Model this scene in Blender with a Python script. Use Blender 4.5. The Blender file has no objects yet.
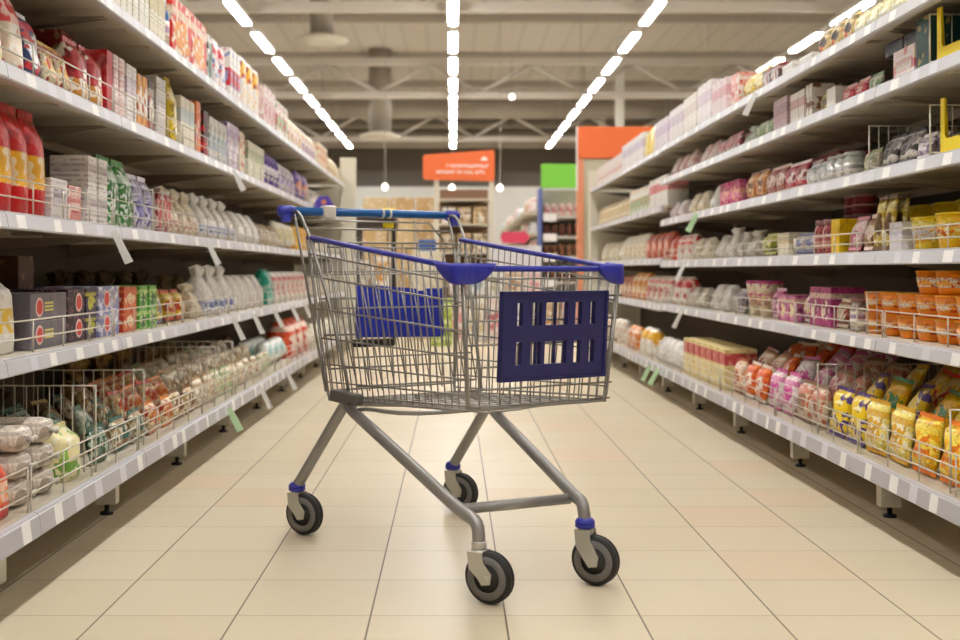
import bpy, bmesh, math, random
from mathutils import Vector, Matrix
S = bpy.context.scene
COL = S.collection
PI = math.pi
F = 1080.0          # focal length in pixels of the 960 wide frame
H = 0.80            # camera height
VX, VY = 453.0, 270.0

# ------------------------------------------------------------------ colours and materials
def lin(c):
    return c / 12.92 if c <= 0.04045 else ((c + 0.055) / 1.055) ** 2.4
def hx(s):
    s = s.lstrip('#')
    return tuple(lin(int(s[i:i + 2], 16) / 255) for i in (0, 2, 4)) + (1.0,)
_M = {}
def pmat(key, col, rough=0.5, metal=0.0, emit=None, spec=0.5):
    if key in _M:
        return _M[key]
    m = bpy.data.materials.new(key); m.use_nodes = True
    b = m.node_tree.nodes['Principled BSDF']
    b.inputs['Base Color'].default_value = hx(col)
    b.inputs['Roughness'].default_value = rough
    b.inputs['Metallic'].default_value = metal
    b.inputs['Specular IOR Level'].default_value = spec
    if emit:
        b.inputs['Emission Color'].default_value = hx(emit[0])
        b.inputs['Emission Strength'].default_value = emit[1]
    _M[key] = m
    return m

class NT:
    """small node-tree writer"""
    def __init__(s, m):
        s.t = m.node_tree; s.n = s.t.nodes; s.l = s.t.links
    def put(s, sock, v):
        if hasattr(v, 'is_linked') or hasattr(v, 'links'):
            s.l.new(v, sock)
        else:
            sock.default_value = v
    def math(s, op, a, b=0.0, c=0.0):
        n = s.n.new('ShaderNodeMath'); n.operation = op
        s.put(n.inputs[0], a); s.put(n.inputs[1], b); s.put(n.inputs[2], c)
        return n.outputs[0]
    def mix(s, f, a, b):
        n = s.n.new('ShaderNodeMix'); n.data_type = 'RGBA'
        s.put(n.inputs[0], f); s.put(n.inputs[6], a); s.put(n.inputs[7], b)
        return n.outputs[2]
    def noise(s, vec, scale, detail=1.0):
        n = s.n.new('ShaderNodeTexNoise')
        s.put(n.inputs['Vector'], vec); n.inputs['Scale'].default_value = scale; n.inputs['Detail'].default_value = detail
        return n.outputs[0]

def print_mat(cols, style='splash', scale=16.0, rough=0.38):
    """printed packaging: main colour, a picture area, a header stripe and small print; or a label band; or a cloudy film"""
    key = 'pack_' + '_'.join(c.strip('#') for c in cols) + '_' + style + str(scale) + str(rough)
    if key in _M:
        return _M[key]
    m = bpy.data.materials.new(key); m.use_nodes = True
    T = NT(m); b = T.n['Principled BSDF']
    tc = T.n.new('ShaderNodeTexCoord'); oi = T.n.new('ShaderNodeObjectInfo')
    add = T.n.new('ShaderNodeVectorMath'); add.operation = 'ADD'
    T.l.new(tc.outputs['Object'], add.inputs[0])
    seed = sum(ord(q) for q in key) % 97
    if style == 'clear': T.l.new(T.math('MULTIPLY', oi.outputs['Random'], 37.0), add.inputs[1])
    else: add.inputs[1].default_value = (seed * .37, seed * .11, seed * .53)
    v = add.outputs[0]
    sep = T.n.new('ShaderNodeSeparateXYZ'); T.l.new(tc.outputs['Generated'], sep.inputs[0])
    gx, gz = sep.outputs[0], sep.outputs[2]
    c = [hx(q) for q in cols]
    while len(c) < 3:
        c.append(c[-1])
    def soft(x, lo, hi):
        n = T.n.new('ShaderNodeMapRange'); n.interpolation_type = 'SMOOTHSTEP'
        T.put(n.inputs[0], x); n.inputs[1].default_value = lo; n.inputs[2].default_value = hi
        return n.outputs[0]
    n1 = T.noise(v, scale, 1.5); n2 = T.noise(v, scale * 2.3, 0.5)
    col = c[0]
    if style in ('splash', 'busy'):
        ex = T.math('DIVIDE', T.math('SUBTRACT', gx, 0.5), 0.40); ez = T.math('DIVIDE', T.math('SUBTRACT', gz, 0.42), 0.27)
        r2 = T.math('ADD', T.math('MULTIPLY', ex, ex), T.math('MULTIPLY', ez, ez))
        r2 = T.math('ADD', r2, T.math('MULTIPLY', T.math('SUBTRACT', n1, 0.5), 3.2 if style == 'splash' else 5.0))
        col = T.mix(T.math('SUBTRACT', 1.0, soft(r2, 0.75, 1.05)), c[0], c[1])
        col = T.mix(soft(n2, 0.54, 0.62), col, c[2])
        hd = T.math('MULTIPLY', soft(gz, 0.70, 0.72), T.math('SUBTRACT', 1.0, soft(gz, 0.84, 0.86)))
        col = T.mix(T.math('MULTIPLY', hd, 0.75 if style == 'splash' else 0.55), col, c[2] if seed % 2 else c[1])
    elif style == 'plain':
        col = T.mix(T.math('MULTIPLY', soft(n1, 0.5, 0.7), 0.6), c[0], c[1])
        col = T.mix(T.math('MULTIPLY', soft(n2, 0.62, 0.7), 0.6), col, c[2])
    elif style == 'lines':
        sp = T.n.new('ShaderNodeSeparateXYZ'); T.l.new(v, sp.inputs[0])
        blk = T.math('MULTIPLY', soft(gz, 0.5, 0.52), T.math('SUBTRACT', 1.0, soft(gz, 0.78, 0.8)))
        col = T.mix(T.math('MULTIPLY', blk, 0.8), c[0], c[1])
        row = T.math('GREATER_THAN', T.math('FRACT', T.math('MULTIPLY', sp.outputs[2], 62.0)), 0.55)
        hit = T.math('MULTIPLY', row, soft(T.noise(v, 42.0), 0.46, 0.54))
        col = T.mix(T.math('MULTIPLY', hit, 0.5), col, c[2])
    elif style.startswith('band'):
        lo, hi = {'band': (0.28, 0.62), 'bandlow': (0.06, 0.4), 'bandhigh': (0.6, 0.9)}[style]
        col = T.mix(soft(n1, 0.58, 0.64), c[0], c[1])
        col = T.mix(soft(n2, 0.6, 0.66), col, c[2])
        inb = T.math('MULTIPLY', soft(gz, lo - .01, lo + .01), T.math('SUBTRACT', 1.0, soft(gz, hi - .01, hi + .01)))
        lab = T.mix(soft(n2, 0.5, 0.58), c[3] if len(c) > 3 else c[1], c[4] if len(c) > 4 else c[2])
        col = T.mix(inb, col, lab)
    elif style == 'clear':   # cloudy film over pale contents
        col = T.mix(soft(n1, 0.4, 0.68), c[0], c[1])
        col = T.mix(soft(T.noise(v, scale * 4, 2.0), 0.5, 0.72), col, c[2])
    if style in ('splash', 'busy'):   # dark small print
        dk = tuple(q * .25 for q in c[2][:3]) + (1.0,)
        col = T.mix(T.math('MULTIPLY', soft(T.noise(v, scale * 6.5, 0.0), 0.60, 0.68), 0.45), col, dk)
    if len(c) > 5:         # coloured base of the bag
        col = T.mix(T.math('LESS_THAN', gz, 0.14), col, c[5])
    T.put(b.inputs['Base Color'], col)
    b.inputs['Roughness'].default_value = rough; b.inputs['Specular IOR Level'].default_value = 0.35
    if style == 'clear' or rough < 0.36:
        bump = T.n.new('ShaderNodeBump'); bump.inputs['Strength'].default_value = 0.45; bump.inputs['Distance'].default_value = 0.012
        T.l.new(T.noise(tc.outputs['Object'], 34.0, 2.0), bump.inputs['Height']); T.l.new(bump.outputs[0], b.inputs['Normal'])
    _M[key] = m
    return m

# ------------------------------------------------------------------ mesh building
class MB:
    def __init__(s):
        s.v = []; s.f = []; s.mi = []; s.mats = []; s.sm = []
    def m(s, mat):
        if mat not in s.mats: s.mats.append(mat)
        return s.mats.index(mat)
    def face(s, idx, mat, smooth=False):
        s.f.append(tuple(idx)); s.mi.append(s.m(mat)); s.sm.append(smooth)
    def box(s, lo, hi, mat, mtx=None):
        b = len(s.v)
        for z in (lo[2], hi[2]):
            for x, y in ((lo[0], lo[1]), (hi[0], lo[1]), (hi[0], hi[1]), (lo[0], hi[1])):
                p = Vector((x, y, z)); s.v.append(tuple(mtx @ p if mtx else p))
        for q in ((3, 2, 1, 0), (4, 5, 6, 7), (0, 1, 5, 4), (1, 2, 6, 5), (2, 3, 7, 6), (3, 0, 4, 7)):
            s.face([b + i for i in q], mat)
    def cbox(s, lo, hi, c, mat):
        """box with its edges chamfered by c"""
        bm = bmesh.new(); bmesh.ops.create_cube(bm, size=1.0)
        for v in bm.verts:
            v.co = Vector([lo[i] + (v.co[i] + 0.5) * (hi[i] - lo[i]) for i in range(3)])
        bmesh.ops.bevel(bm, geom=bm.edges[:], offset=c, segments=2, profile=0.5, affect='EDGES')
        s.addbm(bm, mat)
    def addbm(s, bm, mat, smooth=False):
        b = len(s.v); bm.verts.index_update()
        s.v += [tuple(v.co) for v in bm.verts]
        for f in bm.faces: s.face([b + v.index for v in f.verts], mat, smooth)
        bm.free()
    def tube(s, pts, r, mat, n=6, closed=False, cap=True):
        P = [Vector(p) for p in pts]; k = len(P); rs = r if isinstance(r, (list, tuple)) else [r] * k
        if closed: cap = False
        b = len(s.v); up = None
        for i in range(k):
            if closed: t = P[(i + 1) % k] - P[i - 1]
            elif i == 0: t = P[1] - P[0]
            elif i == k - 1: t = P[-1] - P[-2]
            else: t = (P[i + 1] - P[i]).normalized() + (P[i] - P[i - 1]).normalized()
            t = t.normalized()
            if up is None:
                up = Vector((0, 0, 1)) if abs(t.z) < 0.9 else Vector((1, 0, 0))
            a = t.cross(up).normalized(); up = a.cross(t).normalized()
            for j in range(n):
                q = 2 * PI * (j + 0.5) / n
                s.v.append(tuple(P[i] + rs[i] * (math.cos(q) * a + math.sin(q) * up)))
        for i in range(k if closed else k - 1):
            for j in range(n):
                j2 = (j + 1) % n; i2 = (i + 1) % k
                s.face((b + i * n + j, b + i * n + j2, b + i2 * n + j2, b + i2 * n + j), mat, True)
        if cap:
            s.face([b + j for j in reversed(range(n))], mat); s.face([b + (k - 1) * n + j for j in range(n)], mat)
    def lathe(s, prof, mat, n=20, mtx=None, cap=True, smooth=True, matf=None):
        """prof = [(r, z)] turned about the local z axis"""
        b = len(s.v)
        for r, z in prof:
            for j in range(n):
                q = 2 * PI * j / n
                p = Vector((r * math.cos(q), r * math.sin(q), z)); s.v.append(tuple(mtx @ p if mtx else p))
        for i in range(len(prof) - 1):
            for j in range(n):
                j2 = (j + 1) % n
                s.face((b + i * n + j, b + i * n + j2, b + (i + 1) * n + j2, b + (i + 1) * n + j), matf(i) if matf else mat, smooth)
        if cap:
            s.face([b + j for j in reversed(range(n))], matf(0) if matf else mat)
            s.face([b + (len(prof) - 1) * n + j for j in range(n)], matf(len(prof) - 2) if matf else mat)
    def rings(s, rings, mat, cap=True, smooth=True):
        b = len(s.v); n = len(rings[0])
        for r in rings: s.v += [tuple(p) for p in r]
        for i in range(len(rings) - 1):
            for j in range(n):
                j2 = (j + 1) % n
                s.face((b + i * n + j, b + i * n + j2, b + (i + 1) * n + j2, b + (i + 1) * n + j), mat, smooth)
        if cap:
            s.face([b + j for j in reversed(range(n))], mat, smooth); s.face([b + (len(rings) - 1) * n + j for j in range(n)], mat, smooth)
    def prism(s, poly, h0, h1, mat, axis=2):
        """extrude a polygon; axis is the direction of extrusion, poly gives the two others in order"""
        def mk(p, h):
            q = list(p); q.insert(axis, h); return tuple(q)
        b = len(s.v); n = len(poly)
        s.v += [mk(p, h0) for p in poly] + [mk(p, h1) for p in poly]
        s.face([b + i for i in reversed(range(n))], mat); s.face([b + n + i for i in range(n)], mat)
        for i in range(n):
            j = (i + 1) % n
            s.face((b + i, b + j, b + n + j, b + n + i), mat)
    def mesh(s, name):
        me = bpy.data.meshes.new(name); me.from_pydata(s.v, [], s.f)
        for m in s.mats: me.materials.append(m)
        me.polygons.foreach_set('material_index', s.mi); me.polygons.foreach_set('use_smooth', s.sm)
        me.validate(); me.update()
        bm = bmesh.new(); bm.from_mesh(me); bmesh.ops.recalc_face_normals(bm, faces=bm.faces[:]); bm.to_mesh(me); bm.free()
        return me
    def build(s, name, parent=None):
        return link(bpy.data.objects.new(name, s.mesh(name)), parent)

def link(o, parent=None):
    COL.objects.link(o)
    if parent is not None: o.parent = parent
    return o
def empty(name, loc=(0, 0, 0), rz=0.0, parent=None):
    o = bpy.data.objects.new(name, None); o.location = loc; o.rotation_euler = (0, 0, rz); o.empty_display_size = 0.1
    return link(o, parent)
def tag(o, label=None, cat=None, group=None, kind=None):
    if label: o['label'] = label
    if cat: o['category'] = cat
    if group: o['group'] = group
    if kind: o['kind'] = kind
    return o
def copy_tree(o, parent=None):
    c = o.copy(); COL.objects.link(c)
    if parent is not None: c.parent = parent
    for ch in list(o.children): copy_tree(ch, c)
    return c
NUM = 'first second third fourth fifth sixth seventh eighth ninth tenth eleventh twelfth thirteenth fourteenth fifteenth sixteenth seventeenth eighteenth nineteenth twentieth'.split()
def ordn(k):
    if k <= 20: return NUM[k - 1]
    tens = {2: 'twenty', 3: 'thirty', 4: 'forty', 5: 'fifty', 6: 'sixty', 7: 'seventy', 8: 'eighty'}[k // 10]
    return tens + '-' + NUM[k % 10 - 1] if k % 10 else {2: 'twentieth', 3: 'thirtieth', 4: 'fortieth', 5: 'fiftieth', 6: 'sixtieth', 7: 'seventieth', 8: 'eightieth'}[k // 10]

# common materials
STEEL = pmat('zinc_wire', '#a5a39f', 0.32, 0.75)
WHITEWIRE = pmat('white_wire', '#cfc9bc', 0.4, 0.2)
SHELF = pmat('shelf_enamel', '#cfc6b4', 0.45)
RAIL = pmat('price_rail_plastic', '#c6c6cc', 0.3)
RAILB = pmat('price_rail_grey', '#b2b1b8', 0.3)
TAGW = pmat('price_paper_white', '#f4f3f1', 0.5)
TAGG = pmat('price_paper_grey', '#d9d9e2', 0.5)
TAGY = pmat('price_paper_yellow', '#f1e06a', 0.5)
BACK = pmat('back_panel_enamel', '#5a5044', 0.6)
UPR = pmat('upright_steel', '#8d8373', 0.45, 0.2)
LEGM = pmat('leg_enamel', '#d8d4c8', 0.4)
BLACK = pmat('black_plastic', '#17161a', 0.45)
FLAG = pmat('flag_paper', '#f1f1ee', 0.5)
FLAGG = pmat('flag_paper_green', '#c9ecc0', 0.5)

# ------------------------------------------------------------------ camera
cam = bpy.data.cameras.new('camera'); co = bpy.data.objects.new('camera', cam); COL.objects.link(co)
co.location = (0, 0, H); co.rotation_euler = (PI / 2, 0, 0)
cam.sensor_width = 36.0; cam.lens = F / 960 * 36.0
cam.shift_x = (480 - VX) / 960; cam.shift_y = -(320 - VY) / 960
cam.clip_end = 200
cam.dof.use_dof = True; cam.dof.focus_distance = 2.95; cam.dof.aperture_fstop = 3.3
S.camera = co

# ------------------------------------------------------------------ setting: floor, ceiling, walls
def floor_mat():
    m = bpy.data.materials.new('floor_tiles'); m.use_nodes = True
    T = NT(m); b = T.n['Principled BSDF']
    tc = T.n.new('ShaderNodeTexCoord'); sp = T.n.new('ShaderNodeSeparateXYZ'); T.l.new(tc.outputs['Object'], sp.inputs[0])
    u = T.math('DIVIDE', T.math('SUBTRACT', sp.outputs[0], 0.1209), 0.3116)
    v = T.math('DIVIDE', T.math('SUBTRACT', sp.outputs[1], 2.5), 0.2886)
    def joint(t, w):
        f = T.math('FRACT', t); d = T.math('MINIMUM', f, T.math('SUBTRACT', 1.0, f))
        return T.math('LESS_THAN', d, w)
    ju = joint(u, 0.0068); jv = joint(v, 0.0052)
    cx = T.n.new('ShaderNodeCombineXYZ'); T.l.new(T.math('FLOOR', u), cx.inputs[0]); T.l.new(T.math('FLOOR', v), cx.inputs[1])
    wn = T.n.new('ShaderNodeTexWhiteNoise'); T.l.new(cx.outputs[0], wn.inputs['Vector'])
    tone = T.mix(wn.outputs['Value'], hx('#d6c9ae'), hx('#ddd0b8'))
    tone = T.mix(T.math('MULTIPLY', T.math('GREATER_THAN', wn.outputs['Value'], 0.93), 0.6), tone, hx('#d9c1a4'))
    cloud = T.noise(tc.outputs['Object'], 5.0, 3.0)
    tone = T.mix(T.math('MULTIPLY', cloud, 0.3), tone, hx('#cfc0a2'))
    col = T.mix(jv, tone, hx('#9c8b70')); col = T.mix(ju, col, hx('#6e5f4b'))
    T.l.new(col, b.inputs['Base Color'])
    b.inputs['Roughness'].default_value = 0.38; b.inputs['Specular IOR Level'].default_value = 0.32
    bump = T.n.new('ShaderNodeBump'); bump.inputs['Strength'].default_value = 0.3; bump.inputs['Distance'].default_value = 0.002
    T.l.new(T.math('SUBTRACT', 1.0, T.math('MAXIMUM', ju, jv)), bump.inputs['Height']); T.l.new(bump.outputs[0], b.inputs['Normal'])
    return m
X0, X1, Y0, Y1, ZC = -22.0, 22.0, -10.0, 46.0, 7.0
m = MB(); m.box((X0, Y0, -0.05), (X1, Y1, 0.0), floor_mat()); tag(m.build('floor'), kind='structure')
def deck_mat():
    m = bpy.data.materials.new('ceiling_deck'); m.use_nodes = True
    T = NT(m); b = T.n['Principled BSDF']; tc = T.n.new('ShaderNodeTexCoord')
    sp = T.n.new('ShaderNodeSeparateXYZ'); T.l.new(tc.outputs['Object'], sp.inputs[0])
    rib = T.math('GREATER_THAN', T.math('FRACT', T.math('MULTIPLY', sp.outputs[0], 1.6)), 0.82)
    T.l.new(T.mix(rib, hx('#d6cec5'), hx('#cdc5bb')), b.inputs['Base Color']); b.inputs['Roughness'].default_value = 0.7
    return m
m = MB(); m.box((X0, Y0, ZC), (X1, Y1, ZC + 0.1), deck_mat()); tag(m.build('ceiling'), kind='structure')
WALLC = pmat('wall_paint', '#e7e4dd', 0.7); WALLD = pmat('wall_cladding_and_shade', '#6b6359', 0.7)  # dark tone: grey cladding plus roof-truss shade mixed into the colour
m = MB()
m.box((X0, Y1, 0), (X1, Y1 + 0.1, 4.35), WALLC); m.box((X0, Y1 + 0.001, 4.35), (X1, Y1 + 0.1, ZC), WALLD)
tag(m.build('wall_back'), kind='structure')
for nm, a, bb in (('wall_left', (X0 - 0.1, Y0, 0), (X0, Y1, ZC)), ('wall_right', (X1, Y0, 0), (X1 + 0.1, Y1, ZC)), ('wall_front', (X0, Y0 - 0.1, 0), (X1, Y0, ZC))):
    m = MB(); m.box(a, bb, WALLC); tag(m.build(nm), kind='structure')

# roof trusses across the hall
TRUSS = pmat('truss_paint', '#d8d1c8', 0.55)
PURL = pmat('purlin_paint', '#b8b0a6', 0.6)
for i, y in enumerate((9.0, 18.3, 27.5, 36.7)):
    t = empty('roof_truss', (0, y, 0))
    zt, zb = 6.1, 5.25
    mb = MB(); mb.box((X0 + .05, -0.09, zt - 0.09), (X1 - .05, 0.09, zt + 0.09), TRUSS); mb.build('top_chord', t)
    mb = MB(); mb.box((X0 + .05, -0.08, zb - 0.08), (X1 - .05, 0.08, zb + 0.08), TRUSS); mb.build('bottom_chord', t)
    mb = MB(); x = X0 + 0.6; k = 0
    zz = []
    while x < X1 - 0.5:
        zz.append((x, 0, zb + 0.06 if k % 2 else zt - 0.06)); x += 1.3; k += 1
    for p, q in zip(zz, zz[1:]): mb.tube([p, q], 0.05, TRUSS, 5)
    mb.build('diagonal_lattice', t)
    tag(t, kind='structure')
    # purlins sit above the trusses
for i, y in enumerate([-6 + 4.6 * k for k in range(11)]):
    mb = MB(); mb.box((X0 + .05, y - 0.06, 6.80), (X1 - .05, y + 0.06, 6.99), PURL); tag(mb.build('ceiling_beam'), kind='structure')
# steel columns
for x, y in ((4.28, 27.5), (5.1, 36.7), (-12.0, 27.5), (12.5, 27.5)):
    mb = MB()
    mb.box((x - 0.1, y + 0.12, 0), (x + 0.1, y + 0.15, 6.79), WALLC); mb.box((x - 0.1, y + 0.33, 0), (x + 0.1, y + 0.36, 6.79), WALLC); mb.box((x - 0.02, y + 0.15, 0), (x + 0.02, y + 0.33, 6.79), WALLC)
    tag(mb.build('column'), kind='structure')
# ducts along the hall near the roof
DUCT = pmat('duct_zinc', '#a39b90', 0.5, 0.4)
for i, (y, z, r, lab) in enumerate(((33.0, 5.72, 0.3, 'thick round grey air duct crossing the hall under the roof truss'), (39.0, 5.5, 0.3, 'round grey air duct crossing the far end of the hall'), (40.6, 6.3, 0.2, 'thin grey pipe above the air duct at the hall end'))):
    mb = MB(); mb.tube([(X0 + .2, y, z), (X1 - .2, y, z)], r, DUCT, 14)
    o = mb.build('air_duct'); tag(o, lab, 'air duct', 'air ducts under the roof')
    for xx in range(-20, 21, 4):
        mb = MB(); mb.tube([(xx, y, z - r - 0.01), (xx, y, z - r * 0.2)], 0.02, DUCT, 5); mb.tube([(xx, y, z), (xx, y, ZC)], 0.012, DUCT, 5); mb.build('hanger_rod', o)
# air diffusers on vertical drop pipes
for (x, y, z, r, rp, lab) in ((-2.72, 22.4, 5.55, 0.55, 0.25, 'grey drop duct with wide pale disc diffuser over the left shelving'), (-2.05, 30.4, 4.55, 0.58, 0.32, 'far drop duct with wide pale disc diffuser near the hall end')):
    t = empty('air_diffuser', (x, y, z)); tag(t, lab, 'air diffuser', 'drop air diffusers')
    mb = MB(); mb.lathe([(rp, 0.12), (rp, ZC - z)], DUCT, 20); mb.build('drop_pipe', t)
    mb = MB(); mb.lathe([(r * 0.5, -0.04), (r, 0.0), (r, 0.03), (rp, 0.13)], pmat('diffuser_enamel', '#e0d8c8', 0.5), 28); mb.build('disc', t)

# ------------------------------------------------------------------ light lines
TUBE = pmat('lamp_diffuser', '#ffffff', 0.5, emit=('#fbfaf8', 52.0))
LAMPB = pmat('lamp_housing', '#d9d5cd', 0.5)
ZL = 4.9
mbA = MB(); mbA.cbox((-0.07, -0.76, 0.0), (0.07, 0.76, 0.03), 0.01, TUBE); LA = mbA.mesh('diffuser')
TUBE2 = pmat('lamp_diffuser_side', '#ffffff', 0.5, emit=('#fbfaf8', 21.0)); LA2 = LA.copy(); LA2.materials[0] = TUBE2
mbB = MB(); mbB.cbox((-0.085, -0.8, 0.031), (0.085, 0.8, 0.10), 0.008, LAMPB); mbB.box((-0.012, -1.12, 0.06), (0.012, 1.12, 0.085), LAMPB); LB = mbB.mesh('housing')
mbC = MB(); mbC.tube([(0, 0, 0.1), (0, 0, ZC - ZL)], 0.004, LAMPB, 5); LC = mbC.mesh('suspension_wire')
rows = ((-6.8, 'second light line beyond the left shelving'), (-3.45, 'light line over the left shelving'), (0.0, 'middle light line over the aisle'), (3.2, 'light line over the right shelving'), (6.4, 'second light line beyond the right shelving'))
for x, nm in rows:
    for k in range(18):
        y = -3.0 + 2.26 * k
        t = empty('ceiling_lamp', (x, y, ZL))
        tag(t, f'long white lamp, {ordn(k + 1)} along the {nm}', 'ceiling lamp', 'lamps of the ' + nm)
        for n_, me in (('diffuser', LA if x == 0 else LA2), ('housing', LB), ('suspension_wire', LC)):
            link(bpy.data.objects.new(n_, me), t)
        link(bpy.data.objects.new('suspension_wire', LC), t).location = (0, -0.7, 0); t.children[2].location = (0, 0.7, 0)

# dark bulkhead across the far end, hiding unseen lamps added to brighten the pale wall
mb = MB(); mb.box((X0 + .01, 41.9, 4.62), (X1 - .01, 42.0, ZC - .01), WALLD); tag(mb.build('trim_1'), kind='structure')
for k in range(9):
    t = empty('ceiling_lamp', (-13.2 + 3.3 * k, 43.6, 5.0), PI / 2)
    tag(t, f'added unseen lamp behind the dark bulkhead, {ordn(k + 1)} along the far wall', 'ceiling lamp', 'added lamps behind the bulkhead')
    for n_, me in (('diffuser', LA), ('housing', LB), ('suspension_wire', LC)): link(bpy.data.objects.new(n_, me), t)

# ------------------------------------------------------------------ shelving bays
BAYW = 0.90
LX_UP, LX_BASE = 1.10, 1.02
RX_UP, RX_BASE = 1.38, 1.30
L_LEV = [0.215, 0.584, 0.945, 1.307, 1.66]
R_LEV = [0.21, 0.583, 0.862, 1.13, 1.395, 1.61]
RF_LEV = [0.21, 0.575, 0.88, 1.225, 1.605]
DEPTH = 0.47
rng = random.Random(5)
def rail_mesh(w, seed, flat):
    """price rail: front face split into holder and paper fields"""
    r = random.Random(seed); mb = MB()
    z0, z1 = (-0.058, 0.0) if flat else (-0.045, 0.0)
    x = -w / 2; cuts = [x]; mats = []
    while x < w / 2 - 0.02:
        g = r.uniform(0.07, 0.17) if flat else r.uniform(0.05, 0.2); t = r.uniform(0.045, 0.062)
        for d, mm in ((g, RAILB if flat else RAIL), (t, r.choice([TAGW] * 7 + [TAGG] * 3) if flat else r.choice([TAGW] * 3 + [TAGG] * 6))):
            x = min(w / 2, x + d); cuts.append(x); mats.append(mm)
            if x >= w / 2: break
    b = len(mb.v)
    prof = [(-0.004, z1), (-0.016, z1 - 0.002), (-0.016, z1 - 0.006), (-0.020, z1 - 0.008), (-0.026, z0 + 0.004), (-0.022, z0), (-0.004, z0)]
    k = len(prof)
    for c in cuts:
        for (y, z) in prof: mb.v.append((c, y, z))
    for i in range(len(cuts) - 1):
        for j in range(k - 1):
            mb.face((b + i * k + j, b + (i + 1) * k + j, b + (i + 1) * k + j + 1, b + i * k + j + 1), mats[i] if j == 3 else RAIL)
        mb.face((b + i * k + k - 1, b + (i + 1) * k + k - 1, b + (i + 1) * k, b + i * k), RAIL)
    mb.face([b + j for j in range(k)], RAIL); mb.face([b + (len(cuts) - 1) * k + j for j in reversed(range(k))], RAIL)
    return mb.mesh('price_rail')
RAILS = {(fl): [rail_mesh(BAYW - 0.004, 40 + i + 10 * fl, fl) for i in range(4)] for fl in (0, 1)}
def shelf_mesh(d0, d1):
    mb = MB(); w = BAYW / 2 - 0.002
    mb.box((-w, d0, -0.012), (w, d1, 0.0), SHELF)
    mb.box((-w, d0, -0.04), (w, d0 + 0.018, -0.012), SHELF)
    mb.box((-w, d1 - 0.018, -0.04), (w, d1, -0.012), SHELF)
    for x in (-w * .33, w * .33): mb.box((x - 0.02, d0 + 0.018, -0.022), (x + 0.02, d1 - 0.018, -0.012), SHELF)
    return mb.mesh('shelf')
SH_UP, SH_BASE = shelf_mesh(0.0, DEPTH), shelf_mesh(-0.08, DEPTH)
def bracket_mesh():
    mb = MB(); mb.prism([(0.03, -0.042), (DEPTH - 0.01, -0.10), (DEPTH - 0.01, -0.041), (0.03, -0.0401)], -0.004, 0.004, UPR, axis=0); return mb.mesh('bracket')
BRK = bracket_mesh()
def guard_mesh(h, seed=0):
    mb = MB(); w = BAYW / 2 - 0.01
    for z in ((h * 0.45, h) if h < 0.09 else (h * .38, h * .7, h)): mb.tube([(-w, 0, z), (w, 0, z)], 0.0024, WHITEWIRE, 5)
    for x in (-w, -w / 2, 0, w / 2, w): mb.tube([(x, 0, 0.0), (x, 0, h)], 0.0024, WHITEWIRE, 5)
    return mb.mesh('wire_guard')
GUARD = {h: guard_mesh(h) for h in (0.065, 0.085, 0.11)}
mb = MB(); mb.box((-BAYW / 2 + .001, DEPTH + .001, 0.03), (BAYW / 2 - .001, DEPTH + 0.014, 1.0), BACK); BP = mb.mesh('back_panel')
def bay(side, k, yc, levels, guards, name_no, count_word):
    s = -1 if side == 'left' else 1
    xf = LX_UP if side == 'left' else RX_UP
    t = empty('shelving_bay', (s * xf, yc, 0), -s * PI / 2)
    tag(t, f'cream steel shelving bay, {ordn(name_no)} from the near end of the {side} aisle side', 'shelving', f'shelving bays on the {side} aisle side')
    top = levels[-1]
    bp = link(bpy.data.objects.new('back_panel', BP), t); bp.scale = (1, 1, (top + 0.10 - 0.03) / 1.0)
    for xe in (-BAYW / 2 + 0.016, BAYW / 2 - 0.016):
        mb = MB(); mb.box((xe - 0.014, DEPTH + 0.015, 0.0), (xe + 0.014, DEPTH + 0.06, top + 0.12), UPR); mb.build('upright', t)
    for i, z in enumerate(levels):
        sh = link(bpy.data.objects.new('shelf', SH_BASE if i == 0 else SH_UP), t); sh.location = (0, 0, z)
        r = link(bpy.data.objects.new('price_rail', RAILS[1 if i == 0 else 0][(k + i) % 4]), sh); r.location = (0, -0.08 if i == 0 else 0.0, 0.0)
        if i: 
            for xb in (-BAYW / 2 + 0.016, BAYW / 2 - 0.016):
                b_ = link(bpy.data.objects.new('bracket', BRK), sh); b_.location = (xb, 0, 0)
        g = guards.get(i)
        if g:
            q = link(bpy.data.objects.new('wire_guard', GUARD[g]), sh); q.location = (0, (-0.08 if i == 0 else 0.0) + 0.004, 0.0)
    zb = levels[0] - 0.04
    xe = -BAYW / 2 if side == 'left' else BAYW / 2   # the end of the bay towards the camera
    xe += 0.03 * (1 if side == 'left' else -1)
    mb = MB(); mb.box((xe - 0.02, 0.0, 0.035), (xe + 0.02, 0.065, zb), LEGM); lg = mb.build('leg', t)
    mb = MB(); mb.lathe([(0.022, 0.0), (0.022, 0.008), (0.008, 0.012), (0.008, 0.036)], BLACK, 12, Matrix.Translation((xe, 0.035, 0.0))); mb.build('foot', lg)
    mb = MB(); mb.box((xe - 0.02, 0.065, zb - 0.05), (xe + 0.02, DEPTH, zb), LEGM); mb.build('base_arm', t)
    return t
LY0 = 1.71
for k in range(10):
    bay('left', k, LY0 + BAYW * (k + .5), L_LEV, {0: 0.11, 1: 0.085, 2: 0.085, 3: 0.085}, k + 1, '')
RY0 = 2.57
for k in range(9):
    if k < 5: bay('right', k, RY0 + BAYW * (k + .5), R_LEV, {0: 0.11, 1: 0.085, 2: 0.065}, k + 1, '')
    else: bay('right', k, RY0 + BAYW * (k + .5), RF_LEV, {0: 0.085, 1: 0.065}, k + 1, '')
YEND = LY0 + 10 * BAYW
YBRK = RY0 + 5 * BAYW

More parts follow.
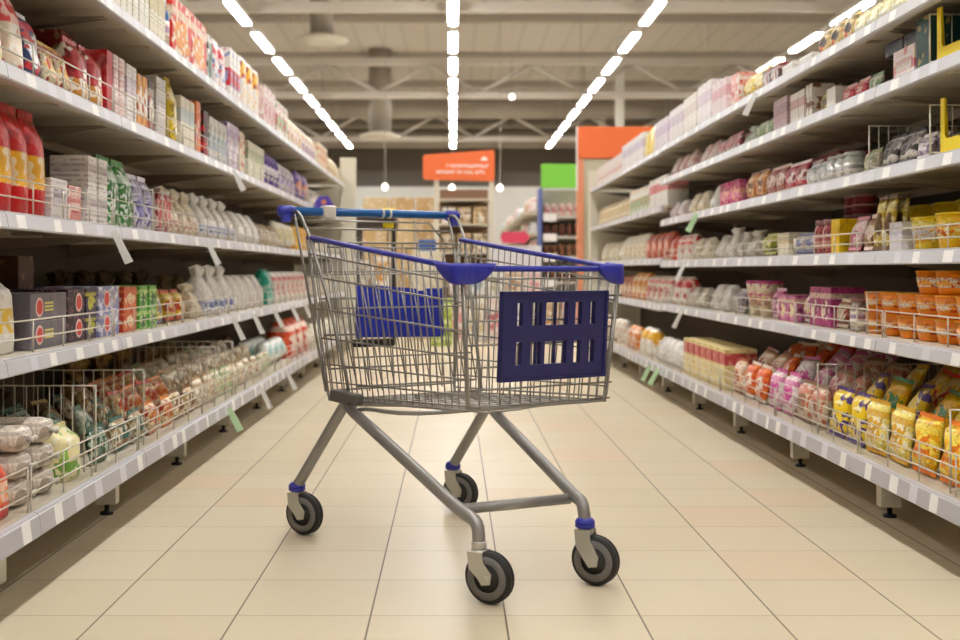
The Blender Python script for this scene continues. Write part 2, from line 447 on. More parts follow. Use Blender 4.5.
# ------------------------------------------------------------------ products: one mesh per kind and look, copied along the shelves
_ME = {}
def cached(key, fn):
    if key not in _ME: _ME[key] = fn()
    return _ME[key]
def wob(seed, amp):
    r = random.Random(seed); ph = [(r.uniform(20, 70), r.uniform(20, 70), r.uniform(0, 6.3), r.uniform(0, 6.3)) for _ in range(4)]
    return lambda a, b: amp * sum(math.sin(p[0] * a + p[2]) * math.sin(p[1] * b + p[3]) for p in ph) / 2
def superring(w, d, z, n, e, f=None, ox=0, oy=0):
    out = []
    for j in range(n):
        q = 2 * PI * (j + .5) / n; c, s_ = math.cos(q), math.sin(q)
        x = math.copysign(abs(c) ** (2 / e), c) * w / 2; y = math.copysign(abs(s_) ** (2 / e), s_) * d / 2
        k = 1 + (f(q / 3, z) if f else 0)
        out.append((x * k + ox, y * k + oy, z))
    return out
def fit(R, w, d):
    mx = max(abs(p[0]) for r in R for p in r); my = max(abs(p[1]) for r in R for p in r)
    return [[(x * w / 2 / mx, y * d / 2 / my, z) for x, y, z in r] for r in R]
# --- builders: return (body mesh, [(part name, mesh, offset, label)])
def carton(w, d, h, cols, style, ex):
    mat = print_mat(cols, style, ex.get('sc', 14.0)); mb = MB()
    mb.cbox((-w / 2, -d / 2, 0), (w / 2, d / 2, h), 0.0025, mat)
    parts = []
    lc = ex.get('panel')
    if lc:
        p = MB(); pm = print_mat(lc, 'lines', 20.0)
        p.box((-w * .36, -d / 2 - .0012, h * .3), (w * .36, -d / 2 + .001, h * .74), pm); parts.append(('front_panel', p.mesh('front_panel')))
    if ex.get('disc'):
        p = MB(); x = ex.get('discx', -w * .28); r = h * .36
        M = Matrix.Translation((x, -d / 2 - .0006, h * .5)) @ Matrix.Rotation(PI / 2, 4, 'X')
        p.lathe([(r, -.0004), (r, .0008)], pmat('disc_pale', '#e9c9c6', .5), 24, M); p.lathe([(r * .74, .0008), (r * .74, .0016)], pmat('disc_red', '#d8483f', .5), 24, M); parts.append(('round_emblem', p.mesh('round_emblem')))
        if ex.get('bars'):
            p = MB(); x += r + .012
            for i in range(3):       # short pale yellow print beside the emblem, unreadable in the photo
                p.box((x, -d / 2 - .001, h * (.34 + .13 * i)), (x + w * .24, -d / 2 + .001, h * (.42 + .13 * i)), pmat('print_yellow', '#d8cb7e', .5))
            parts.append(('printed_bars', p.mesh('printed_bars')))
    return mb.mesh('carton'), parts
def bag(w, d, h, cols, style, ex):
    """block-bottom bag, gathered to a flat sealed top"""
    mat = print_mat(cols, style, ex.get('sc', 16.0), ex.get('rough', .28)); f = wob(ex.get('seed', 3), ex.get('wr', .05)); e = ex.get('e', 3.4)
    R = []
    body = ex.get('body', .62)
    for t, a, b in ((0, .93, .9), (.02, 1, 1), (.2, 1.02, 1.04), (.4, 1.0, 1.02), (body, 1, .96), (body + .08, .99, .84), (max(.82, body + .12), .98, .58), (.92, .95, .2)):
        R.append(superring(w * a, d * b, h * t, 22, 2 + (e - 2) * (1 - t * .4), f if 0 < t < .9 else None))
    R = fit(R, w, d); mb = MB(); mb.rings(R, mat)
    p = MB(); sm = print_mat(ex.get('seal', cols[:1]), 'plain', 20.0, .3)
    n = 9; zz = h * .9
    top = [(-w * .47 + w * .94 * i / (n - 1), zz + h * .1 + (0.004 if i % 2 else 0)) for i in range(n)]
    p.prism([(-w * .47, zz), *top, (w * .47, zz)][::-1], -.0025, .0025, sm, axis=1)
    return mb.mesh('bag'), [('top_seal', p.mesh('top_seal'))]
def pillow(w, h, th, seed, wr, nx=9, nz=9):
    f = wob(seed, wr)
    front, back = [], []
    for i in range(nz + 1):
        for j in range(nx + 1):
            u = 2 * j / nx - 1; v = 2 * i / nz - 1
            s_ = max(0, 1 - abs(u) ** 3.0) ** .5 * max(0, 1 - abs(v) ** 2.6) ** .6
            pin = 1 - .05 * (1 - abs(v)) * 0
            x = u * w / 2 * (1 - .07 * (1 - v * v) * abs(u)); z = h * (v + 1) / 2
            y = th / 2 * s_; g = f(x, z) * s_
            front.append((x, -y - g, z)); back.append((x, y - g * .5, z))
    return front, back, nx, nz
def pouch(w, d, h, cols, style, ex):
    """soft pillow pack with a crimped seam at both ends"""
    mat = print_mat(cols, style, ex.get('sc', 18.0), ex.get('rough', .28))
    hs = .012
    fr, bk, nx, nz = pillow(w, h - 2 * hs, d, ex.get('seed', 7), ex.get('wr', .006))
    mb = MB(); b = 0; W = nx + 1
    mb.v = [(x, y, z + hs) for x, y, z in fr] + [(x, y, z + hs) for x, y, z in bk]; o = len(fr)
    for i in range(nz):
        for j in range(nx):
            a = i * W + j
            mb.face((a, a + 1, a + W + 1, a + W), mat, True); mb.face((o + a, o + a + W, o + a + W + 1, o + a + 1), mat, True)
    bm = bmesh.new(); me = mb.mesh('pouch'); bm.from_mesh(me); bmesh.ops.remove_doubles(bm, verts=bm.verts[:], dist=.0004); bm.to_mesh(me); bm.free()
    sm = print_mat(ex.get('seal', cols[1:2] or cols), 'plain', 20.0, .3); parts = []
    for nm, z0, z1 in (('bottom_seal', 0, hs + .002), ('top_seal', h - hs - .002, h)):
        p = MB(); k = 13
        if z0: edge = [(-w * .47 + w * .94 * i / (k - 1), z1 - (.004 if i % 2 else 0)) for i in range(k)]; poly = [(-w * .49, z0), *edge, (w * .49, z0)]
        else: edge = [(-w * .47 + w * .94 * i / (k - 1), z0 + (.004 if i % 2 else 0)) for i in range(k)]; poly = [(-w * .49, z1), *edge, (w * .49, z1)]
        p.prism(poly, -.0015, .0015, sm, axis=1); parts.append((nm, p.mesh(nm)))
    return me, parts
def clearbag(w, d, h, cols, style, ex):
    """slumped clear bag, its gathered neck standing up in a crumpled fan"""
    mat = print_mat(cols, 'clear', ex.get('sc', 22.0), .22); f = wob(ex.get('seed', 3), .16)
    R = []
    for t, a, b in ((0, .9, .85), (.04, 1, 1), (.22, 1.05, 1.05), (.42, 1, .95), (.56, .84, .74), (.68, .62, .5), (.76, .56, .3)):
        R.append(superring(w * a, d * b, h * t, 22, 2.8, f if t > 0 else None))
    R = fit(R, w, d); mb = MB(); mb.rings(R, mat)
    p = MB(); fm = print_mat([cols[2], cols[0], cols[2]], 'clear', 30.0, .2); r = random.Random(ex.get('seed', 3)); n = 9
    a = [(w * .28 * (2 * i / (n - 1) - 1), (.012 if i % 2 else -.012), h * .74) for i in range(n)]
    c = [(w * .47 * (2 * i / (n - 1) - 1) + r.uniform(-.006, .006), (.02 if i % 2 else -.02), h * (1 - .13 * r.random())) for i in range(n)]
    b = len(p.v)
    for q in (a, c):
        p.v += [(x, y - .0012, z) for x, y, z in q]
    for q in (a, c):
        p.v += [(x, y + .0012, z) for x, y, z in q]
    for i in range(n - 1):
        p.face((i, i + 1, n + i + 1, n + i), fm); p.face((2 * n + i, 3 * n + i, 3 * n + i + 1, 2 * n + i + 1), fm)
        p.face((n + i, n + i + 1, 3 * n + i + 1, 3 * n + i), fm); p.face((i, 2 * n + i, 2 * n + i + 1, i + 1), fm)
    p.face((0, n, 3 * n, 2 * n), fm); p.face((n - 1, 3 * n - 1, 4 * n - 1, 2 * n - 1), fm)
    parts = [('gathered_top', p.mesh('gathered_top'))]
    if ex.get('label'):
        q = MB(); q.rings([[(x * 1.012, y * 1.012, h * t) for x, y, z in q_] for q_, t in ((R[1], .1), (R[2], .3))], print_mat(ex['label'], 'busy', 40.0), cap=False); parts.append(('label', q.mesh('label')))
    return mb.mesh('clear_bag'), parts
def cup(w, d, h, cols, style, ex):
    r1, r0 = w / 2, w / 2 * ex.get('taper', .76)
    mat = print_mat(cols, style, ex.get('sc', 22.0), .35); rim = pmat('rim_' + ex.get('lidc', '#f0b03c'), ex.get('lidc', '#f0b03c'), .3)
    mb = MB(); mb.lathe([(r0 * .9, 0), (r0, .004), (r0 + (r1 - r0) * .5, h * .5), (r1 * .97, h * .93), (r1 * .9, h * .93)], mat, 22)
    p = MB(); p.lathe([(r1 * .9, h * .931), (r1, h * .931), (r1 * 1.02, h * .95), (r1, h * .985), (r1 * .93, h * .985), (r1 * .9, h), (.002, h)], rim, 22)
    q = MB(); q.lathe([(r0 + (r1 - r0) * .32, h * .3), (r0 + (r1 - r0) * .3 + .0012, h * .3), (r0 + (r1 - r0) * .7 + .0014, h * .7), (r0 + (r1 - r0) * .68, h * .7)], print_mat(ex.get('label', ['#f0b04a', '#e9d9c6', '#d9542b']), 'busy', 40.0), 22, cap=False)
    return mb.mesh('cup'), [('lid', p.mesh('lid')), ('label', q.mesh('label'))]
def jar(w, d, h, cols, style, ex):
    r = w / 2; mat = print_mat(cols, style, 20.0, .25)
    mb = MB(); mb.lathe([(r * .86, 0), (r, .006), (r, h * .66), (r * .9, h * .76), (r * ex.get('neck', .62), h * .82), (r * ex.get('neck', .62), h * .87)], mat, 18)
    p = MB(); rn = r * ex.get('neck', .62) * 1.15; p.lathe([(rn, h * .85), (rn, h * .985), (rn * .9, h)], pmat('cap_' + ex.get('lidc', '#b8323a'), ex.get('lidc', '#b8323a'), .35), 18)
    q = MB(); q.lathe([(r, h * .15), (r + .001, h * .15), (r + .001, h * .58), (r, h * .58)], print_mat(ex.get('label', ['#efe9dc', '#8a5a94', '#b03a3a']), 'lines', 20.0), 18, cap=False)
    return mb.mesh('jar'), [('lid', p.mesh('lid')), ('label', q.mesh('label'))]
def roll(w, d, h, cols, style, ex):
    """long pack lying with its round end to the aisle"""
    mat = print_mat(cols, style, 18.0, .3); r = h / 2; f = wob(ex.get('seed', 2), .05)
    R = []
    for y, k in ((-d / 2, .35), (-d / 2 + .012, .86), (-d / 2 + .03, 1), (0, 1.02), (d / 2 - .03, 1), (d / 2 - .012, .86), (d / 2, .35)):
        ring = []
        for j in range(18):
            q = 2 * PI * j / 18; g = k * (1 + f(q / 3, y))
            ring.append((w / 2 * g * math.cos(q), y, r + r * min(g, 1.0) * math.sin(q)))
        R.append(ring)
    mb = MB(); mb.rings(R, mat)
    p = MB(); rm = print_mat(ex.get('seal', ['#d8d2c6', '#9b948a']), 'plain', 30.0, .35)
    p.rings([[(w / 2 * k * math.cos(2 * PI * j / 14), y, r + r * k * math.sin(2 * PI * j / 14)) for j in range(14)] for y, k in ((-d / 2 + .002, .36), (-d / 2 - .006, .16), (-d / 2 - .016, .3))], rm)
    return mb.mesh('roll'), [('twisted_end', p.mesh('twisted_end'))]
def tray(w, d, h, cols, style, ex):
    """open display box with a cut-away front"""
    mat = pmat('card_' + cols[0], cols[0], .5); ins = pmat('card_in_' + ex.get('inside', '#5d4636'), ex.get('inside', '#5d4636'), .6); t = .004
    mb = MB()
    mb.prism([(-d / 2, 0), (d / 2, 0), (d / 2, h), (d / 2 - .03, h), (d / 2 - .03, h * .34), (-d / 2 + .03, h * .28), (-d / 2 + .022, h * .34), (-d / 2 + .016, h), (-d / 2, h)], -w / 2, -w / 2 + t, mat, axis=0)
    mb.prism([(-d / 2, 0), (d / 2, 0), (d / 2, h), (d / 2 - .03, h), (d / 2 - .03, h * .34), (-d / 2 + .03, h * .28), (-d / 2 + .022, h * .34), (-d / 2 + .016, h), (-d / 2, h)], w / 2 - t, w / 2, mat, axis=0)
    mb.box((-w / 2 + t, d / 2 - t, 0), (w / 2 - t, d / 2, h), ins); mb.box((-w / 2 + t, -d / 2, 0), (w / 2 - t, d / 2 - t, t), ins)
    p = MB(); p.prism([(-w / 2 + t, .0), (w / 2 - t, .0), (w / 2 - t, h), (w * .36, h), (w * .36, h * .34), (w * .3, h * .28), (-w * .3, h * .28), (-w * .36, h * .34), (-w * .36, h), (-w / 2 + t, h)], -d / 2, -d / 2 + t, mat, axis=1)
    return mb.mesh('tray'), [('front_lip', p.mesh('front_lip'))]
KIND = {'carton': carton, 'bag': bag, 'pouch': pouch, 'clear_bag': clearbag, 'cup': cup, 'tub': cup, 'jar': jar, 'bottle': jar, 'roll': roll, 'display_tray': tray, 'packet': pouch, 'tall_packet': pouch}
CAT = {'carton': 'carton', 'bag': 'bag', 'pouch': 'pouch', 'clear_bag': 'bag', 'cup': 'cup', 'tub': 'tub', 'jar': 'jar', 'bottle': 'bottle', 'roll': 'roll', 'display_tray': 'display box', 'packet': 'packet', 'tall_packet': 'packet'}
NOUN = {'clear_bag': 'clear bag', 'display_tray': 'display box', 'tall_packet': 'upright packet'}
PARTS_WITHIN = 5.6
PROTO = {}
CNT = {}
PLACED = []; WID = {}
prng = random.Random(11)
LEVN = {('left', 0): 'left bottom shelf', ('left', 1): 'left second shelf', ('left', 2): 'left third shelf', ('left', 3): 'left fourth shelf', ('left', 4): 'left top shelf',
        ('right', 0): 'right bottom shelf', ('right', 1): 'right second shelf', ('right', 2): 'right third shelf', ('right', 3): 'right fourth shelf', ('right', 4): 'right fifth shelf', ('right', 5): 'right top shelf',
        ('far', 0): 'far right bottom shelf', ('far', 1): 'far right second shelf', ('far', 2): 'far right third shelf', ('far', 3): 'far right fourth shelf', ('far', 4): 'far right top shelf'}
SIDE = {'left': (-1, LX_UP, LX_BASE, L_LEV), 'right': (1, RX_UP, RX_BASE, R_LEV), 'far': (1, RX_UP, RX_BASE, RF_LEV)}
def z_of(side, lev, px, off=.03):
    s, xu, xb, _ = SIDE[side]
    return ((xu if lev else xb) + off) * F / abs(px - VX)
def put(side, lev, z, off, kind, look, cols, style, w, d, h, ex, dz=0.0, tier='', lean=0.0, yaw=0.0, group=None):
    s, xu, xb, levs = SIDE[side]
    key = (kind, tuple(cols), style, round(w, 4), round(d, 4), round(h, 4), tuple(sorted((k, str(v)) for k, v in ex.items())))
    body, parts = cached(key, lambda: KIND[kind](w, d, h, cols, style, ex))
    near = z < PARTS_WITHIN
    pk = (key, near)
    if pk not in PROTO:
        o = link(bpy.data.objects.new(kind, body))
        if near:
            for n_, me in parts: link(bpy.data.objects.new(n_, me), o)
        PROTO[pk] = o
    else:
        o = copy_tree(PROTO[pk])
    front = xu if lev else xb
    x = s * (front + off + d / 2)
    o.location = (x, z, levs[lev] + 0.001 + dz + d / 2 * math.sin(abs(lean)))
    o.rotation_euler = (-lean, 0, (PI / 2 if s < 0 else -PI / 2) + yaw)
    WID[o.name] = w
    PLACED.append((o, look, NOUN.get(kind, kind), tier, side, lev, z, off, dz))
    o['category'] = CAT[kind]; o['group'] = group or f'{look} {NOUN.get(kind, kind)}'.replace('pouch', 'pouche').replace('box', 'boxe') + f's on the {LEVN[(side, lev)]}'
    return o
def run(side, lev, pa, pb, kind, look, cols, style, w, d, h, tiers=1, rows=1, gap=.008, off=.03, jit=.5, lean=0.0, yaw=.06, skip=0.0, rowgap=.01, **ex):
    """a run of one product between two points of the shelf edge, given by where they show in the photo"""
    za, zb = (z_of(side, lev, pa, max(off, .03)) if pa is not None else 0), z_of(side, lev, pb, max(off, .03))
    if off < .1 and pa is not None: za = max(za, CUR.get((side, lev), 0) + .004)
    if pa is None: za = CUR[(side, lev)]
    zb = min(zb, YEND - .03 if side != 'right' or lev == 0 else YBRK - .02)
    n = max(1, int((zb - za + gap) / (w + gap) + .35))
    ww = w * {'clear_bag': 1.1, 'bag': 1.05, 'roll': 1.06}.get(kind, 1.0)
    n = max(1, int((zb - za + gap) / (ww + gap) + .35))
    step = max(ww + .003, min((zb - za) / n, w + gap * 3))
    for i in range(n):
        z = za + step * (i + .5)
        if z + w / 2 > zb + w * .3 and i: break
        zl = z
        for r in range(rows):
            for t in range(tiers):
                if (t or r) and prng.random() < skip: break
                tier = (['lower', 'upper'][t] if tiers == 2 else ['lower', 'middle', 'upper'][t]) if tiers > 1 else ''
                if rows > 1: tier = (tier + ' ' if tier else '') + ['front-row', 'second-row', 'third-row', 'back-row'][r]
                put(side, lev, z + prng.uniform(-1, 1) * jit * .002, off + r * (d * math.cos(lean) + rowgap) + prng.uniform(0, .006) * jit, kind, look, cols, style, w, d, h, ex, dz=t * (h + .0005), tier=tier, lean=lean, yaw=prng.uniform(-yaw, yaw) * jit)
    if off < .1: CUR[(side, lev)] = zl + ww / 2
CUR = {}
# bottom shelf: heaps of packets behind the wire guard
def heap(side, pa, pb, looks, cw, tiers_, h, th, base=.015):
    za, zb = z_of(side, 0, pa), z_of(side, 0, pb); n = max(1, int((zb - za) / cw))
    for i in range(n):
        for r in range(tiers_):
            look, cols, style = looks[(i // 2 + r * 2 + (i * r) % 3) % len(looks)]
            ln = (.16, .42, .62, .8, .9)[r]; hh = h * (1, 1.03, 1.07, 1.07, 1.07)[r]
            o = put(side, 0, za + (zb - za) * (i + .5) / n, .03 + r * .102, 'packet', look, cols, style, cw - .014, th, hh, {'seed': 5 + r % 3, 'wr': .009, 'sc': 24.0}, dz=base * 0 + r * (.022 if side == 'left' else .037), tier=['front-row', 'second-row', 'third-row', 'fourth-row', 'back-row'][r], lean=ln + prng.uniform(-.08, .08), yaw=prng.uniform(-.2, .2) * (.2 if r == 0 else 1), group='heaped packets on the ' + LEVN[(side, 0)])
            if r: o.rotation_euler[1] = prng.uniform(-.12, .12); o.location[2] += .012
    CUR[(side, 0)] = zb
# ================================================================= LEFT SIDE
# top shelf
R = lambda *a, **k: run('left', 4, *a, **k)
R(20, 92, 'carton', 'white and pale green', ['#eef0e2', '#a9cf9a', '#dfe6cf'], 'band', .075, .16, .25, panel=['#f3f3ea', '#c9dcb8', '#7fae6b'])
R(94, 150, 'carton', 'ivory and grey', ['#ebe6da', '#cfc8ba', '#b7c49e'], 'lines', .06, .16, .24, panel=['#f0ede4', '#d4cdbf', '#97a37c'])
R(151, 166, 'carton', 'cream and olive', ['#ebe3cd', '#d3c79a', '#8b8f5f'], 'lines', .05, .16, .24)
R(166, 172, 'bottle', 'blue and white', ['#3b6fb4', '#e6ecf4', '#2c4f8f'], 'splash', .075, .075, .22, lidc='#e8eef5')
R(173, 207, 'carton', 'red and orange', ['#e0301f', '#f09a2c', '#f4e2c4'], 'splash', .3, .14, .25, sc=11.0)
R(208, 214, 'carton', 'dark green and white', ['#efeee8', '#2f5a3c', '#234a30'], 'busy', .09, .16, .23)
R(215, 229, 'bag', 'rose and white', ['#efe6e4', '#d9505a', '#5b78b4', '#d9505a', '#f0e4e0'], 'bandhigh', .12, .1, .27, body=.75)
R(230, 241, 'carton', 'white and crimson', ['#f1ebe6', '#c9303c', '#7f9ac8'], 'band', .085, .15, .27)
R(243, 262, 'bag', 'red-topped yellow and white', ['#f1ece4', '#d8323a', '#f2c33c', '#f0b93a', '#b03038', '#f3efe8'], 'bandhigh', .16, .12, .33, body=.8)
R(264, 276, 'carton', 'red and pink', ['#e9c9c9', '#c93a48', '#f3eae6'], 'busy', .12, .15, .25)
R(277, 289, 'carton', 'white and sage', ['#efece2', '#9ebd90', '#cc5a58'], 'band', .14, .15, .23)
R(290, 303, 'bag', 'pale yellow and rose', ['#ece0b4', '#d79a8a', '#f2efe6'], 'splash', .16, .12, .24)
R(304, 318, 'bag', 'cream and mauve', ['#efe6d8', '#b9a3c4', '#d8b48c'], 'splash', .17, .12, .24)
R(319, 328, 'carton', 'orange and cream', ['#e9d9b8', '#e0783c', '#efe6d2'], 'busy', .18, .15, .22)
R(329, 344, 'bag', 'ochre and cream', ['#dcc48a', '#efe6d0', '#c59a50'], 'splash', .2, .13, .22)
# fourth shelf
R = lambda *a, **k: run('left', 3, *a, **k)
R(-40, 12, 'bag', 'pale yellow and pink', ['#ece0a8', '#e2908c', '#f3ecd6', '#7fb06a', '#e8d9a0'], 'bandhigh', .125, .09, .2, lean=.1)
R(13, 29, 'bag', 'red and white', ['#ead9c6', '#d43a3e', '#f2ece4', '#d43a3e', '#e9b8b0'], 'bandhigh', .11, .09, .235, lean=.08)
R(30, 48, 'pouch', 'navy blue and white', ['#2d4677', '#e8ecf2', '#cf3a44'], 'splash', .12, .05, .2, lean=.25, off=.02)
R(49, 74, 'pouch', 'cream and yellow', ['#efe4c8', '#e7c25c', '#c3453e'], 'splash', .11, .05, .15, lean=.3, off=.02)
run('left', 3, 60, 80, 'carton', 'tall dark red', ['#7e1e1a', '#9f2b22', '#c9a878'], 'plain', .12, .11, .262, off=.15)
R(76, 104, 'bag', 'dark red and cream', ['#b3282c', '#ece2d2', '#7c1a20', '#eee6da', '#c98d3c'], 'bandlow', .13, .1, .2, body=.7)
R(106, 111, 'carton', 'crimson narrow', ['#c02630', '#e8c9c0', '#8f1c26'], 'plain', .06, .16, .215)
R(112, 126, 'carton', 'pale pink', ['#ecd9d4', '#d6a9a4', '#c46a6c'], 'lines', .055, .16, .215, panel=['#f1e6e2', '#e4c6c2', '#b76c70'])
R(127, 137, 'carton', 'white and lilac', ['#efebe9', '#cfc2d2', '#b78fa0'], 'lines', .055, .16, .21)
R(138, 147, 'carton', 'amber and white', ['#e6a24c', '#f1e9dc', '#b8642c'], 'band', .06, .16, .2)
R(148, 156, 'carton', 'charcoal and cream', ['#4a4443', '#efe6d8', '#b0503c'], 'busy', .07, .16, .2)
R(157, 172, 'carton', 'dove grey', ['#cfc9c2', '#e9e5df', '#9f968d'], 'lines', .13, .16, .235, panel=['#dcd7d1', '#c3bcb3', '#847b73'])
R(173, 180, 'bag', 'tall yellow', ['#e3c63a', '#efe2b0', '#a8883c'], 'splash', .09, .08, .275)
R(181, 195, 'carton', 'cream and pale blue', ['#ece6d6', '#b9cbd2', '#dcc79a'], 'lines', .075, .16, .22)
R(196, 203, 'carton', 'orange and red', ['#e87a2c', '#cf3a2c', '#f3d9b0'], 'band', .09, .16, .24)
R(204, 209, 'carton', 'black and red', ['#332b2e', '#d0312f', '#7a2030'], 'bandlow', .08, .16, .22)
R(210, 227, 'carton', 'pale grey and blue', ['#dcd9d6', '#a9b6c9', '#8fa08c'], 'band', .09, .16, .21)
R(228, 238, 'carton', 'lilac and white', ['#d5c8dc', '#f0edf0', '#a890bc'], 'busy', .14, .16, .24)
R(239, 247, 'carton', 'red-capped cream', ['#e9dec6', '#c93a34', '#d6b27c', '#e9dec6', '#c8463c'], 'bandhigh', .13, .16, .23)
R(248, 264, 'carton', 'ivory with green print', ['#e6e2d0', '#b3bd98', '#8fa070'], 'lines', .17, .16, .21)
R(265, 279, 'bottle', 'purple and white', ['#6a54a4', '#e6e0ec', '#3d3568'], 'band', .11, .1, .24, lidc='#54408c', label=['#eee8f0', '#7a62ac', '#4a3c80'])
R(280, 297, 'bag', 'violet and cream', ['#e2dacf', '#8070b4', '#c9b8d2'], 'busy', .16, .12, .23)
R(298, 312, 'pouch', 'purple with orange mark', ['#6b52a8', '#e89a5c', '#9a86c4'], 'splash', .3, .08, .24)
R(313, 343, 'clear_bag', 'white and grey', ['#e4dfd8', '#cfcac2', '#f3f0ec'], 'clear', .22, .16, .22)
# third shelf
R = lambda *a, **k: run('left', 2, *a, **k)
R(-46, 48, 'bag', 'red and yellow tall', ['#c4161a', '#9c1216', '#d8403a', '#e8ae2a', '#efd9b4', '#c41f22'], 'band', .11, .1, .29, body=.66, wr=.05, seal=['#b81a1e', '#d64a48'])
R(49, 62, 'carton', 'white and lilac', ['#d9d2cf', '#efebe8', '#a89aa0'], 'lines', .12, .13, .115, panel=['#c9bdc4', '#9a8a94', '#6a5c66'])
run('left', 2, 53, 66, 'carton', 'flat white open', ['#e8e4df', '#d6d0c9', '#f4f2ef'], 'plain', .16, .16, .1, off=.15)
R(63, 86, 'carton', 'pink and red', ['#d99088', '#c84a4a', '#efe0d6'], 'busy', .11, .13, .105, panel=['#eacfc6', '#d2686a', '#b03a40'])
R(87, 109, 'carton', 'white and grey', ['#e9e5e1', '#c8c2c0', '#94747c'], 'lines', .085, .12, .105, tiers=2, panel=['#d8d2d0', '#a99aa0', '#7c5c66'])
R(110, 136, 'bag', 'leaf green and white', ['#3f8a3c', '#2b6a2c', '#dfe8e2', '#7fb86c', '#2f6f34'], 'busy', .145, .1, .235, sc=26.0)
R(137, 157, 'bag', 'lavender and white', ['#d9d5e8', '#8c84bc', '#5d588f'], 'busy', .12, .09, .2, sc=24.0)
R(158, 171, 'carton', 'dark red narrow', ['#8f2a30', '#c8505a', '#e0c8b8'], 'busy', .1, .13, .15)
R(172, 201, 'clear_bag', 'beige', ['#d9ccb4', '#b89f7c', '#ece4d4'], 'clear', .155, .14, .2, label=['#efe6dc', '#b0505a', '#d9b48c'])
R(202, 238, 'clear_bag', 'grey white', ['#dfdad2', '#c4bcb0', '#f2efea'], 'clear', .17, .15, .21, label=['#e4e2ea', '#6a7ca8', '#8f99b8'])
R(239, 262, 'clear_bag', 'snow white', ['#efece8', '#dcd7d0', '#faf9f7'], 'clear', .2, .16, .22, label=['#e9e9f0', '#5c74b0', '#8a98bc'])
R(263, 280, 'clear_bag', 'pale brown', ['#c9b69c', '#a08664', '#e4d9c6'], 'clear', .2, .16, .18)
R(281, 298, 'pouch', 'cream and lemon', ['#ece6cc', '#e0cf6a', '#f4f1e6'], 'splash', .24, .09, .19, lean=.15)
R(299, 312, 'bag', 'yellow-orange', ['#f0b52c', '#e8952c', '#f4dfa8'], 'plain', .2, .12, .2)
R(313, 345, 'clear_bag', 'dull white', ['#dcd6ca', '#c3baa8', '#efebe2'], 'clear', .24, .16, .2)
# second shelf
R = lambda *a, **k: run('left', 1, *a, **k)
R(-52, 29, 'bag', 'white and yellow', ['#ece8e0', '#d8d2c8', '#f6f4f0', '#e8c24a', '#ece4d0'], 'band', .115, .12, .205, body=.72, rough=.3)
R(30, 65, 'carton', 'slate grey', ['#6f6a72', '#8a8288', '#57525a'], 'plain', .275, .2, .075, tiers=2, disc=1, bars=1, discx=-.075, jit=.2)
R(65, 84, 'carton', 'black with dotted print', ['#211a24', '#2c2430', '#8c5a6c'], 'busy', .15, .2, .078, tiers=2, sc=40.0, disc=1, discx=.02, jit=.2)
R(85, 97, 'carton', 'black and yellow-green', ['#2b2632', '#c9c84a', '#4a3c66'], 'splash', .1, .2, .078, tiers=2, sc=22.0, jit=.2)
R(98, 122, 'carton', 'pale blue and grey', ['#8d8fc0', '#b9b4be', '#e8e8f2'], 'splash', .21, .2, .08, tiers=2, disc=1, discx=-.03, jit=.2)
R(123, 138, 'carton', 'vermilion and cream', ['#cf4a30', '#ecdcb8', '#e2864c'], 'busy', .15, .16, .078, tiers=2, sc=34.0, jit=.2)
R(139, 159, 'carton', 'bright green', ['#5fae48', '#2c5a34', '#cfe39a'], 'busy', .1, .16, .078, tiers=2, sc=30.0, jit=.2)
R(160, 172, 'pouch', 'yellow and violet', ['#dcc23e', '#8d86b0', '#efe8c4'], 'busy', .12, .05, .13, rows=2, lean=.2)
R(173, 194, 'pouch', 'golden yellow', ['#e3b936', '#c9503a', '#f1e2a4'], 'busy', .13, .06, .13, rows=2, lean=.22)
R(195, 207, 'clear_bag', 'oat beige', ['#d8cab0', '#b8a07c', '#ece3d2'], 'clear', .19, .14, .16)
R(208, 268, 'clear_bag', 'white crumpled', ['#ebe7e2', '#d9d2ca', '#fbfaf8'], 'clear', .2, .16, .245, label=['#dfe0ec', '#4d5c9c', '#7c88b4'])
R(269, 276, 'bag', 'teal green', ['#1f9a86', '#e6efe9', '#17705f'], 'plain', .2, .12, .24)
R(277, 309, 'bag', 'white and red', ['#efe9e4', '#c9444a', '#dcdcd2'], 'splash', .2, .12, .22)
R(310, 345, 'clear_bag', 'pale cream', ['#e6decc', '#cfc3a8', '#f4efe4'], 'clear', .24, .16, .22)
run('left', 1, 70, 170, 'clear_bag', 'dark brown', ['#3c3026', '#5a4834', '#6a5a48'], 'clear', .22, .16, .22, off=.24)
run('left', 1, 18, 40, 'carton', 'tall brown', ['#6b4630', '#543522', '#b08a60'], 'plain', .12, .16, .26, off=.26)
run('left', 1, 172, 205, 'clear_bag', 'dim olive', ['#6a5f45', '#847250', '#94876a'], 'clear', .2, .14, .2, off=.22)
# bottom shelf
R = lambda *a, **k: run('left', 0, *a, **k)
R(-75, 17, 'bag', 'orange and red', ['#e0562c', '#f0a02c', '#c8283a', '#f2c8b0', '#e88a3c'], 'band', .135, .11, .15, rows=2, body=.6)
R(14, 66, 'roll', 'oatmeal white', ['#d6cabb', '#a89a8c', '#e6ded2'], 'splash', .12, .24, .066, tiers=3, gap=.01, yaw=.03)
R(67, 90, 'bag', 'cream and green', ['#e8dca8', '#8fb84c', '#efe8cc', '#6f9f3c', '#e9e2bc'], 'bandlow', .15, .12, .15, rows=2, body=.7)
heap('left', 93, 118, [('dark green', ['#234232', '#35604a', '#b8ccbc'], 'splash'), ('bottle green and white', ['#2f5a44', '#d9e2da', '#54806a'], 'splash')], .155, 3, .115, .042)
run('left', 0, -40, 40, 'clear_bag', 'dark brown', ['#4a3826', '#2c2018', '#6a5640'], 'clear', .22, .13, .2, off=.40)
run('left', 0, 80, 150, 'clear_bag', 'brown and gold', ['#8f6c38', '#3c2c1a', '#b89c64'], 'clear', .26, .13, .24, off=.40)
